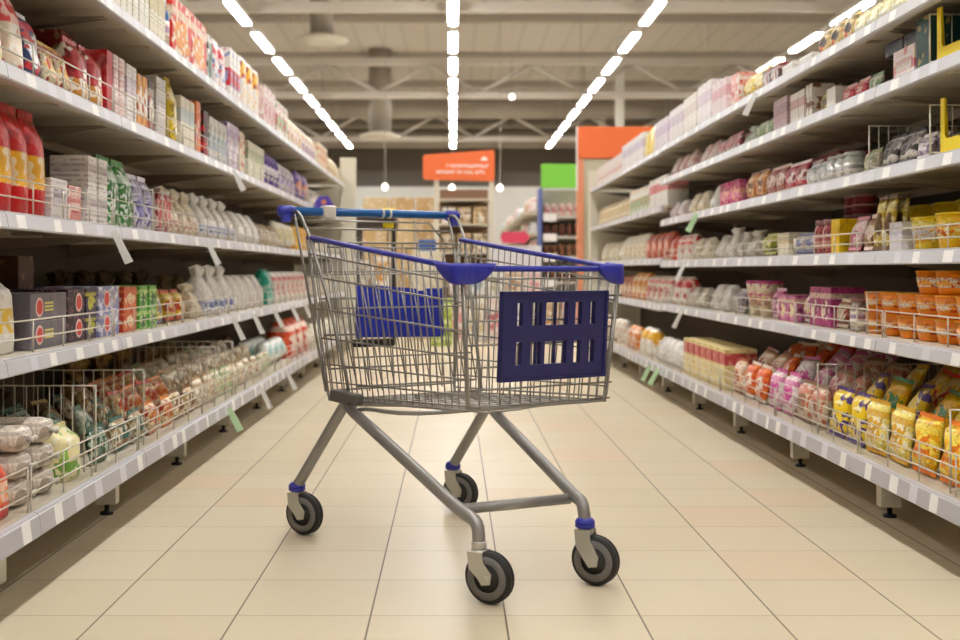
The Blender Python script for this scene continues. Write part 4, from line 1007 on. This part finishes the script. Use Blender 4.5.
# handle with end caps, coin lock and clip
HX, HZ = -.10, .985
mb = MB(); mb.tube([(HX, -.288, HZ), (HX, .288, HZ)], .0135, HBLUE, 14); hd = mb.build('handle', cart)
for s in (-1, 1):
    mb = MB(); mb.tube([(HX, s * .272, HZ), (HX, s * .285, HZ), (HX, s * .318, HZ - .002), (HX, s * .326, HZ - .003)], [.0145, .019, .019, .012], BLUE, 12)
    mb.prism([(HX - .014, HZ - .004), (HX + .014, HZ - .004), (HX + .02, HZ - .034), (HX + .004, HZ - .036)], s * .290, s * .316, BLUE, axis=1); mb.build('end_cap', hd)
mb = MB(); mb.cbox((HX - .02, -.178, HZ - .024), (HX + .02, -.135, HZ + .02), .006, pmat('coin_lock_cream', '#d8d3c6', .4)); mb.build('coin_lock', hd)
for y in (.035, .062):
    mb = MB(); mb.tube([(HX, y - .004, HZ), (HX, y + .004, HZ)], .0155, pmat('ring_grey', '#b9c3c6', .35), 14); mb.build('handle_ring', hd)
mb = MB(); mb.cbox((HX - .01, .04, HZ - .048), (HX + .012, .075, HZ - .026), .005, pmat('key_yellow', '#e6cf1e', .4)); mb.tube([(HX, .05, HZ - .026), (HX, .05, HZ - .012)], .003, BLACK, 6); mb.build('lock_key', hd)
# steel bows that carry the handle
for s in (-1, 1):
    mb = MB(); y = .282 * s
    mb.tube([(HX, y, HZ), (HX + .05, y, HZ - .004), (-.02, .279 * s, HZ - .022), (.012, .276 * s, HZ - .06), (.035, .272 * s, .89), (.11, .249 * s, .72), (.195, .229 * s, .50), (.215, .224 * s, .425)], .0052, WIRE, 8)
    mb.tube([(HX + .015, y * .98, HZ - .01), (-.065, .277 * s, HZ - .05), (-.03, .272 * s, .83), (.045, .226 * s, .43)], .0042, WIRE, 8)
    mb.build('handle_bow', cart)
mb = MB(); mb.tube([(HX + .02, -.26, HZ - .028), (HX + .02, .20, HZ - .028), (HX + .03, .215, HZ - .05), (HX + .06, .23, .90)], .0034, WIRE, 7); mb.tube([(HX + .05, -.26, HZ - .055), (HX + .05, .26, HZ - .055)], .0034, WIRE, 7); mb.build('gate_bar', cart)
# navy advertising frame on the front, two rows of five openings
mb = MB(); y0, y1, z0, z1 = -.138, .176, .530, .747
def fx(z): return .8615 + (z - .462) * .0675 + .012
cols_ = [(y0 + .042, y0 + .058), (y0 + .084, y0 + .114), (y0 + .126, y0 + .192), (y0 + .214, y0 + .235), (y0 + .262, y0 + .277)]
rws = [(z0 + .038, z0 + .094), (z0 + .134, z0 + .19)]
def slab(ya, yb, za, zb, t=.016):
    b = len(mb.v)
    for z in (za, zb):
        for x, y in ((fx(z), ya), (fx(z) + t, ya), (fx(z) + t, yb), (fx(z), yb)): mb.v.append((x, y, z))
    for q in ((3, 2, 1, 0), (4, 5, 6, 7), (0, 1, 5, 4), (1, 2, 6, 5), (2, 3, 7, 6), (3, 0, 4, 7)): mb.face([b + i for i in q], NAVY)
slab(y0, y1, z0, rws[0][0]); slab(y0, y1, rws[0][1], rws[1][0]); slab(y0, y1, rws[1][1], z1)
for za, zb in rws:
    e = [y0] + [q for c_ in cols_ for q in c_] + [y1]
    for i in range(0, len(e), 2): slab(e[i], e[i + 1], za, zb)
    slab(cols_[2][0] + .034, cols_[2][0] + .038, za, zb, .008); slab(cols_[1][0] + .019, cols_[1][0] + .024, za, zb, .008)
# raised outer lip
for a in ((y0 - .001, y0 + .006, z0 - .001, z1 + .001), (y1 - .006, y1 + .001, z0 - .001, z1 + .001)): slab(*a, t=.02)
slab(y0 + .008, y1 - .008, z0 - .001, z0 + .005, .02); slab(y0 + .008, y1 - .008, z1 - .005, z1 + .001, .02)
mb.build('advert_frame', cart)
# chassis: one bent tube a side, cross tube, brackets
def loc(xw, yw, z):
    a = -math.radians(60); dx, dy = xw + 0.2135, yw - 3.442
    return Vector((dx * math.cos(-a) - dy * math.sin(-a), dx * math.sin(-a) + dy * math.cos(-a), z))
def smooth(P, k=5):
    P = [Vector(p) for p in P]; out = []
    for i in range(len(P) - 1):
        p0 = P[max(i - 1, 0)]; p1 = P[i]; p2 = P[i + 1]; p3 = P[min(i + 2, len(P) - 1)]
        for j in range(k):
            t = j / k; out.append(.5 * ((2 * p1) + (p2 - p0) * t + (2 * p0 - 5 * p1 + 4 * p2 - p3) * t * t + (3 * p1 - p0 - 3 * p2 + p3) * t ** 3))
    return out + [P[-1]]
def at(px, py, y):   # point that shows at px, py when it stands y metres down the aisle
    return loc((px - VX) * y / F, y, H + (VY - py) * y / F)
stem = {}
for nm, s, rear, apex, front in (('near', -1, (297, 486, 3.28), (345, 407, 3.12), (479, 543, 2.605)), ('far', 1, (453, 465, 3.60), (488, 408, 3.375), (585, 522, 2.76))):
    r_, a_, f_ = at(*rear), at(*apex), at(*front)
    bend = f_ + (a_ - f_) * .14; bend.z += .02
    fpt = Vector((f_.x, f_.y, f_.z)); k1 = f_ + Vector((-.012, 0, .045)); k2 = f_.lerp(a_, .16 if s < 0 else .11) + Vector((0, 0, .032 if s < 0 else .036))
    mb = MB()
    top = Vector((a_.x, a_.y, a_.z + .008))
    mb.tube(smooth([r_, r_.lerp(top, .3), r_.lerp(top, .6), r_.lerp(top, .9), top.lerp(k2, .0) + Vector((.012, 0, .003)), top.lerp(k2, .1), top.lerp(k2, .4), top.lerp(k2, .7), top.lerp(k2, .93), k2.lerp(k1, .35), k1, fpt], 4), .0162, TUBEM, 14)
    mb.build('frame_tube', cart); stem[nm] = (r_, a_, f_, k2)
a, b = stem['near'][3], stem['far'][3]
mb = MB(); mb.tube([a + Vector((0.004, .012, -.012)), b + Vector((.004, -.012, -.012))], .0135, TUBEM, 12); mb.build('cross_tube', cart)
for s, nm in ((-1, 'near'), (1, 'far')):
    p = stem[nm][1]; mb = MB()
    mb.cbox((p.x - .075, p.y - .018, p.z + .010), (p.x + .045, p.y + .018, p.z + .045), .008, GREYP); mb.cbox((p.x + .05, p.y - .016, p.z + .016), (p.x + .10, p.y + .016, p.z + .046), .008, GREYP); mb.build('mounting_bracket', cart)
p, q = stem['near'][1], stem['far'][1]
mb = MB(); mb.tube([p + Vector((0, .01, .012)), q + Vector((0, -.01, .012))], .011, TUBEM, 10); mb.build('carrier_bar', cart)
mb = MB(); mb.tube(smooth([(p.x + .05, p.y + .01, p.z - .012), (p.x + .10, p.y + .02, p.z + .004), (p.x + .35, p.y + .055, p.z + .018), (p.x + .35, q.y - .055, p.z + .018), (q.x + .10, q.y - .02, q.z + .004), (q.x + .05, q.y - .01, q.z - .012)], 4), .006, TUBEM, 8); mb.build('carrier_loop', cart)
mb = MB(); mb.cbox((.52, -.07, .425), (.68, .07, .430), .002, pmat('slide_grey', '#b1aeab', .4)); 
mb.build('carrier_plate', cart)
# four swivel casters
ang = math.atan2(-.5, .87) + math.radians(60)      # wheels trail to the photo's right
for nm, i, blue in (('near', 0, True), ('far', 0, True), ('near', 2, False), ('far', 2, True)):
    p = stem[nm][i]; c = empty('caster', (p.x, p.y, 0), ang, cart); zt = p.z
    mb = MB(); mb.lathe([(.0165, zt + .012), (.022, zt + .008), (.0255, zt + .002), (.0255, zt - .003), (.0235, zt - .004), (.0255, zt - .005), (.0255, zt - .011), (.018, zt - .015)] if blue else [(.0165, zt + .006), (.0185, zt + .004), (.0185, zt - .012), (.017, zt - .014)], BLUE if blue else FORK, 20); mb.build('collar', c)
    wr, ww, tx, wz = .0625, .033, .029, .0635
    mb = MB(); t_ = zt - .013
    mb.lathe([(.019, t_ - .022), (.021, t_ - .012), (.019, t_ - .001)], FORK, 18)
    for s in (-1, 1):
        y_ = s * .022
        mb.prism([(-.020, t_ - .004), (.020, t_ - .004), (.024, t_ - .03), (tx + .016, wz + .012), (tx + .012, wz - .012), (tx - .010, wz - .016), (tx - .022, wz), (-.016, t_ - .045)], y_ - .0018, y_ + .0018, FORK, axis=1)
    mb.box((-.018, -.022, t_ - .012), (.018, .022, t_ - .006), FORK); mb.build('fork', c)
    M = Matrix.Translation((tx, 0, wz)) @ Matrix.Rotation(PI / 2, 4, 'X'); hw = ww / 2
    mb = MB(); mb.lathe([(.050, -hw), (.058, -hw), (wr, -hw * .55), (wr, -hw * .18), (wr - .004, -hw * .1), (wr - .004, hw * .1), (wr, hw * .18), (wr, hw * .55), (.058, hw), (.050, hw)], TYRE, 36, M, cap=False); mb.build('tyre', c)
    mb = MB(); mb.lathe([(.034, -hw - .001), (.052, -hw - .0015), (.052, hw + .0015), (.034, hw + .001)], TREAD, 36, M, cap=False); mb.build('wheel_rim', c)
    mb = MB(); mb.lathe([(.0, -hw + .003), (.034, -hw + .002), (.034, hw - .002), (.0, hw - .003)], HUBM, 28, M, cap=False); mb.build('hub', c)
    mb = MB(); mb.lathe([(.008, -.0275), (.008, .0275)], FORK, 10, M); mb.build('axle_bolt', c)

# ------------------------------------------------------------------ the end of the aisle and the hall behind it
ORG = pmat('sign_orange', '#f5763c', .45); GRN = pmat('sign_green', '#7fd246', .45); WHT = pmat('sign_white', '#f6f2ee', .5); POST = pmat('post_cream', '#e2dccb', .45)
def wp(px, py, y): return ((px - VX) * y / F, y, H + (VY - py) * y / F)
# end posts of the two gondolas
for s, x, top, lab in ((-1, -1.06, 1.92, 'pale cream end panel closing the far end of the left shelving'), (1, 1.42, 1.78, 'cream end panel closing the far end of the right shelving')):
    t = empty('gondola_end', (x, YEND + .09 if s < 0 else RY0 + 9 * BAYW + .06, 0)); tag(t, lab, 'end panel', 'shelving end panels')
    mb = MB(); mb.cbox((-.07, -.03, 0), (.09, .03, top), .006, POST) if s < 0 else mb.cbox((-.07, -.03, 0), (.03, .03, top), .006, POST); mb.build('post', t)
    mb = MB(); mb.box((-.62 if s < 0 else .03, -.012, .02), (-.07 if s < 0 else .58, .012, top - .1), POST); mb.build('panel', t)
# orange header with its pillar at the end of the right gondola
t = empty('header_stand', (1.29, 10.95, 0)); tag(t, 'orange header board on an orange and white pillar at the right shelving end', 'sign')
mb = MB(); mb.cbox((-.035, -.03, 0), (.035, .03, 1.95), .005, pmat('pillar_orange', '#f0a07a', .5)); mb.build('pillar', t)
mb = MB(); mb.cbox((-.035, -.04, 1.93), (.85, .03, 2.25), .006, ORG); mb.build('header_board', t)
mb = MB(); mb.box((-.04, -.043, 1.60), (-.03, .02, 2.26), WHT); mb.build('edge_strip', t)
mb = MB(); mb.box((.035, -.01, .3), (.85, .01, 1.93), pmat('stand_back', '#cfcbb2', .6)); mb.build('back_board', t)
# orange sign on a display stand across the end of the aisle
t = empty('display_stand', (.075, 13.0, 0)); tag(t, 'display stand of cream posts carrying an orange sign with white lettering', 'display stand')
sx0, sx1 = -.435, .425
mb = MB(); mb.prism([(sx0 + .02, 1.885), (sx1 - .02, 1.868), (sx1, 1.89), (sx1, 2.22), (sx1 - .02, 2.243), (sx0 + .02, 2.185), (sx0, 2.16), (sx0, 1.91)], -.03, .0, ORG, axis=1); sg = mb.build('sign_board', t)
mb = MB(); r = random.Random(3)      # two lines of small white letters (unreadable in the photo) under a little mark
for x0, z0, hh in ((-.15, 2.03, .04), (-.27, 1.955, .04)):
    x = x0; mb = MB(); mb.box((x0 - .005, -.0312, z0 - .004), (.345, -.0304, z0 + hh + .004), ORG)
    while x < .33:
        w_ = r.uniform(.018, .030); mb.box((x, -.034, z0), (x + w_ * .4, -.031, z0 + hh), WHT); k_ = r.choice((0, .35, .7)); mb.box((x + w_ * .4, -.034, z0 + hh * k_), (x + w_, -.031, z0 + hh * min(1, k_ + .4)), WHT); x += w_ + .006
        if r.random() < .15: x += .02
    mb.build('text_line', sg)
mb = MB(); mb.prism([(.26, 2.115), (.34, 2.115), (.34, 2.135), (.30, 2.165), (.26, 2.135)], -.034, -.0305, WHT, axis=1); mb.build('mark', sg)
for px in (-.275, .39):
    mb = MB(); mb.cbox((px - .03, .001, 0), (px + .03, .05, 1.9), .005, POST); mb.build('post', t)
for z in (.2, .62, 1.02, 1.36, 1.66):
    mb = MB(); mb.box((-.24, .001, z - .025), (.36, .45, z), SHELF); mb.build('shelf', t)
mb = MB(); mb.box((-.24, .451, .15), (.36, .465, 1.8), pmat('stand_brown', '#8f735c', .6)); mb.build('back_board', t)
brg = random.Random(9)
def crate(name, x, y, z, w, d, h, col, label, cat='carton', group=None, style='busy', cols=None):
    mb = MB(); mb.cbox((-w / 2, -d / 2, 0), (w / 2, d / 2, h), .006, print_mat(cols or [col, '#e9e2d2', '#a08a6a'], style, 9.0))
    o = mb.build(name); o.location = (x, y, z); return tag(o, label, cat, group)
pal = [('#e6d8ba', 'cream'), ('#efe6e0', 'white'), ('#d9b98c', 'tan'), ('#e2c4ae', 'peach'), ('#cbb08a', 'buff')]
for si, z in enumerate((.2, .62, 1.02, 1.36)):
    for k in range(3):
        c, nm = pal[(si * 2 + k * 3) % 5]
        crate('carton', -.13 + .19 * k + .075, 13.2, z + .001, .165, .3, .22 if z != 1.36 else .2, c, f'{nm} carton, {ordn(k + 1)} on the {ordn(si + 1)} shelf up of the display stand', group='cartons on the display stand')
# stacked cartons left of the stand
cs = 0
for i, x in enumerate((-1.0, -.66, -.32)):
    for j in range(5):
        c, nm = [('#cfae7a', 'ochre'), ('#d9c090', 'straw'), ('#c9a876', 'kraft')][(i + j) % 3]
        hh = .33 if j < 4 else .29
        crate('carton', x, 14.1, .12 + j * .331, .31, .42, hh, c, f'{nm} box in the {ordn(i + 1)} pallet stack behind the trolley, {["bottom", "second", "third", "fourth", "top"][j]} layer', 'box', 'boxes stacked on the pallet', 'plain', [c, '#e6d8bc', '#efe6d4'])
mb = MB()
for k in range(5): mb.box((-1.2, 13.85 + .12 * k, .1), (-.1, 13.93 + .12 * k, .12), pmat('pallet_wood', '#a98c62', .7))
for xx in (-1.18, -.7, -.2): mb.box((xx, 13.85, 0), (xx + .09, 14.4, .1), _M['pallet_wood'])
tag(mb.build('pallet'), 'wooden pallet under the stacked boxes behind the trolley', 'pallet')
# dark table with goods behind the basket
t = empty('display_table', (-.86, 12.3, 0)); tag(t, 'dark brown display table with black legs beyond the end of left shelving', 'table')
DK = pmat('table_dark', '#3a2c26', .5)
mb = MB(); mb.cbox((-.25, -.25, 1.27), (.22, .25, 1.40), .008, DK); mb.build('table_top', t)
for x, y in ((-.22, -.22), (.17, -.22), (-.22, .2), (.17, .2)):
    mb = MB(); mb.box((x, y, 0), (x + .03, y + .03, 1.27), BLACK); mb.build('leg', t)
mb = MB(); mb.box((-.2, -.2, .58), (.17, .2, .61), DK); mb.build('lower_shelf', t)
crate('carton', -.80, 12.22, .612, .2, .28, .34, '#e8c080', 'white and orange carton on the lower board of the dark table', cols=['#efe8de', '#d9a050', '#c98a3c'])
crate('carton', -.985, 12.30, .612, .12, .28, .3, '#e6ded2', 'narrow pale carton on the lower board of the dark table', cols=['#e9e2d8', '#cfc4b4', '#b09a80'])
mb = MB(); mb.lathe([(.08, 0), (.1, .03), (.1, .07), (.07, .1)], pmat('yellow_lid', '#e8cf30', .4), 18); o = mb.build('yellow_bowl'); o.location = (-.74, 12.3, 1.401); tag(o, 'small yellow bowl upside down on the dark table', 'bowl')
crate('carton', -.30, 12.6, 0, .34, .4, 1.02, '#e6dcc4', 'tall cream display bin behind the basket of the trolley', 'display bin', cols=['#e6dcc4', '#d2c3a0', '#efe8d8'])
crate('carton', -.30, 12.6, 1.021, .2, .2, .13, '#3f66b0', 'blue box on top of the tall cream bin', 'box', cols=['#3f66b0', '#5a7cc0', '#2c4a8c'], style='plain')
# low bins with goods across the end of the aisle, seen through the wires
cols_b = [(['#f0e0dc', '#e2a0a4', '#efe9e4'], 'pink and white'), (['#ece6da', '#d4c4a4', '#f4f0e8'], 'ivory'), (['#f0d8d4', '#cf6a74', '#f2ece8'], 'rosy'), (['#dfe2e4', '#a0b0c0', '#efefef'], 'white and blue-grey'), (['#e4e0d6', '#b8b49c', '#efece4'], 'stone'), (['#e2cdb4', '#b88a64', '#efe2d0'], 'beige brown')]
for j, (y, z0) in enumerate(((12.2, 0), (12.2, .52))):
    for k in range(7):
        cc, nm = cols_b[(k + j * 2) % 6]
        crate('carton', .0 + .21 * k + .05, y - .0, z0, .19, .34, .5 if j == 0 else .28, cc[0], f'{nm} bin, {ordn(k + 1)} from the cream bin in the {["lower", "upper"][j]} row behind the trolley', 'bin', 'low bins across the aisle end', cols=cc) if not (k in (5, 6) and j) else None
for k in range(3):
    crate('carton', -.12 + .0 * k, 11.5 + .0 * k, .0 + .171 * k, .22, .3, .17, '#c9d86a', f'lime green crate behind the trolley, {["bottom", "middle", "top"][k]} of three', 'crate', 'lime crates', 'splash', ['#c6d66a', '#e6ecb0', '#9cb84c'])
# red arrow shaped tag and white board on the next aisle
t = empty('arrow_sign', (.75, 12.8, 0)); tag(t, 'pink-red arrow board on a white stand right of the orange sign', 'sign')
mb = MB(); mb.prism([(-.16, 1.12), (.08, 1.12), (.08, 1.09), (.17, 1.19), (.08, 1.28), (.08, 1.25), (-.16, 1.25), (-.19, 1.19)], -.012, .012, pmat('arrow_red', '#e2486a', .45), axis=1); mb.build('arrow_board', t)
mb = MB(); mb.box((-.3, .02, .0), (.3, .06, 1.09), pmat('stand_white', '#e8e6ea', .5)); mb.build('stand', t)
# green headed end unit
t = empty('end_unit', (1.42, 14.0, 0)); tag(t, 'shelving end unit with bright green header and grey back', 'shelving')
mb = MB(); mb.cbox((-.28, -.05, 1.86), (.27, .0, 2.17), .006, GRN); mb.build('header_board', t)
mb = MB(); mb.box((-.28, .36, 0), (.27, .38, 1.86), pmat('unit_back', '#b9b2a4', .6)); mb.build('back_board', t)
mb = MB(); mb.box((-.3, -.05, 0), (-.27, .36, 1.86), pmat('unit_blue', '#5a6ab0', .5)); mb.build('side_panel', t)
mb = MB(); mb.box((.27, -.05, 0), (.3, .36, 1.86), POST); mb.build('side_panel', t)
for i, z in enumerate((.3, .65, .98, 1.24, 1.5)):
    mb = MB(); mb.box((-.27, -.02, z - .03), (.27, .36, z), pmat('unit_shelf', '#c9c4ba', .5)); sh = mb.build('shelf', t)
    mb = MB(); mb.box((-.25, -.035, z - .07), (-.08, -.021, z + .03), WHT); mb.build('price_card', sh)
for i, z in enumerate((.3, .65, .98, 1.24, 1.5)):
    for k in range(5):
        dk, look = [(['#3c2a28', '#6a3a30', '#8f5a40'], 'dark brown'), (['#4a2c2c', '#7c4a38', '#c08a60'], 'chestnut'), (['#e4d2cc', '#c96a70', '#efe6e0'], 'rose and white')][0 if i == 3 else (1 if i < 3 else 2)]
        b_, pt = cached(('endbottle', i), lambda: jar(.085, .085, .19, dk, 'busy', {'neck': .5, 'lidc': '#7a2a2c' if i < 4 else '#d8d0cc'}))
        o = link(bpy.data.objects.new('bottle', b_)); o.location = (1.42 - .2 + .1 * k, 14.1, z + .001)
        tag(o, f'{look} bottle, {ordn(k + 1)} on the {ordn(i + 1)} shelf up of the green end unit', 'bottle', 'bottles on the green end unit')
# next aisle: a gondola running on behind, and another at the left
def back_gondola(x, s, ya, yb, n, lab):
    t = empty('back_gondola', (x, 0, 0)); tag(t, lab, 'shelving', 'shelving of the next aisle')
    mb = MB(); mb.box((s * .5 if s > 0 else -.53, ya, .05), (s * .53 if s > 0 else -.5, yb, 1.75), BACK); mb.build('back_panel', t)
    for z in (.25, .62, .98, 1.32, 1.62):
        mb = MB(); a, b = (0, .5) if s > 0 else (-.5, 0)
        mb.box((a, ya, z - .04), (b, yb, z), SHELF); mb.build('shelf', t)
    lv = (.25, .62, .98, 1.32, 1.62)
    for zi, z in enumerate(lv):
        for k in range(n):
            y = ya + .25 + (yb - ya - .5) * k / (n - 1)
            cc, nm = cols_b[(k * 5 + zi * 3 + (0 if s > 0 else 2)) % 6]
            h = .22 + .05 * ((k * 7 + zi) % 3)
            b_, _ = cached(('gb', nm, round(h, 2)), lambda: bag(.3, .2, h - .04, cc, 'splash', {'seed': len(nm)}))
            o = link(bpy.data.objects.new('bag', b_)); o.location = (x + s * .17, y, z + .001); o.rotation_euler = (0, 0, -s * PI / 2)
            tag(o, f'{nm} bag, {ordn(k + 1)} along the {ordn(zi + 1)} shelf up of the {"right" if s > 0 else "left"} back shelving', 'bag', 'bags on the back shelving')
back_gondola(1.0, 1, 15.2, 24.0, 10, 'long shelving of pale goods running on behind the arrow board')
back_gondola(-1.6, -1, 16.0, 24.0, 8, 'long shelving running on behind the stacked boxes')
# round pendant lamps at the far end
for i, (px, py, y, lab) in enumerate(((385, 187, 24.0, 'small round lamp glowing over the stacked boxes'), (452, 188, 24.5, 'small round lamp glowing under the orange sign'), (500, 188, 24.5, 'small round lamp between orange sign and green header'), (581, 189, 24.0, 'small round lamp beside the orange pillar'), (512, 97, 26.5, 'single round lamp high under the truss'))):
    p = wp(px, py, y); t = empty('round_lamp', p); tag(t, lab, 'lamp', 'small round lamps')
    mb = MB(); mb.lathe([(.002, -.07), (.05, -.05), (.07, 0), (.05, .05), (.03, .07)], pmat('bulb_glow', '#ffffff', .5, emit=('#fffaf0', 3.0)), 16); mb.build('bulb', t)
    mb = MB(); mb.lathe([(.03, .07), (.03, .12), (.006, .14), (.003, ZC - p[2])], DUCT, 10); mb.build('cord', t)


# ------------------------------------------------------------------ world and render look
w = bpy.data.worlds.new('world'); S.world = w; w.use_nodes = True
w.node_tree.nodes['Background'].inputs[0].default_value = hx('#fff3e0'); w.node_tree.nodes['Background'].inputs[1].default_value = 0.0
S.view_settings.view_transform = 'Standard'; S.view_settings.look = 'None'; S.view_settings.gamma = 1.0
S.view_settings.use_curve_mapping = False; S.view_settings.exposure = 0.5
S.cycles.use_denoising = True
S.cycles.max_bounces = 8; S.cycles.diffuse_bounces = 5; S.cycles.sample_clamp_indirect = 6.0
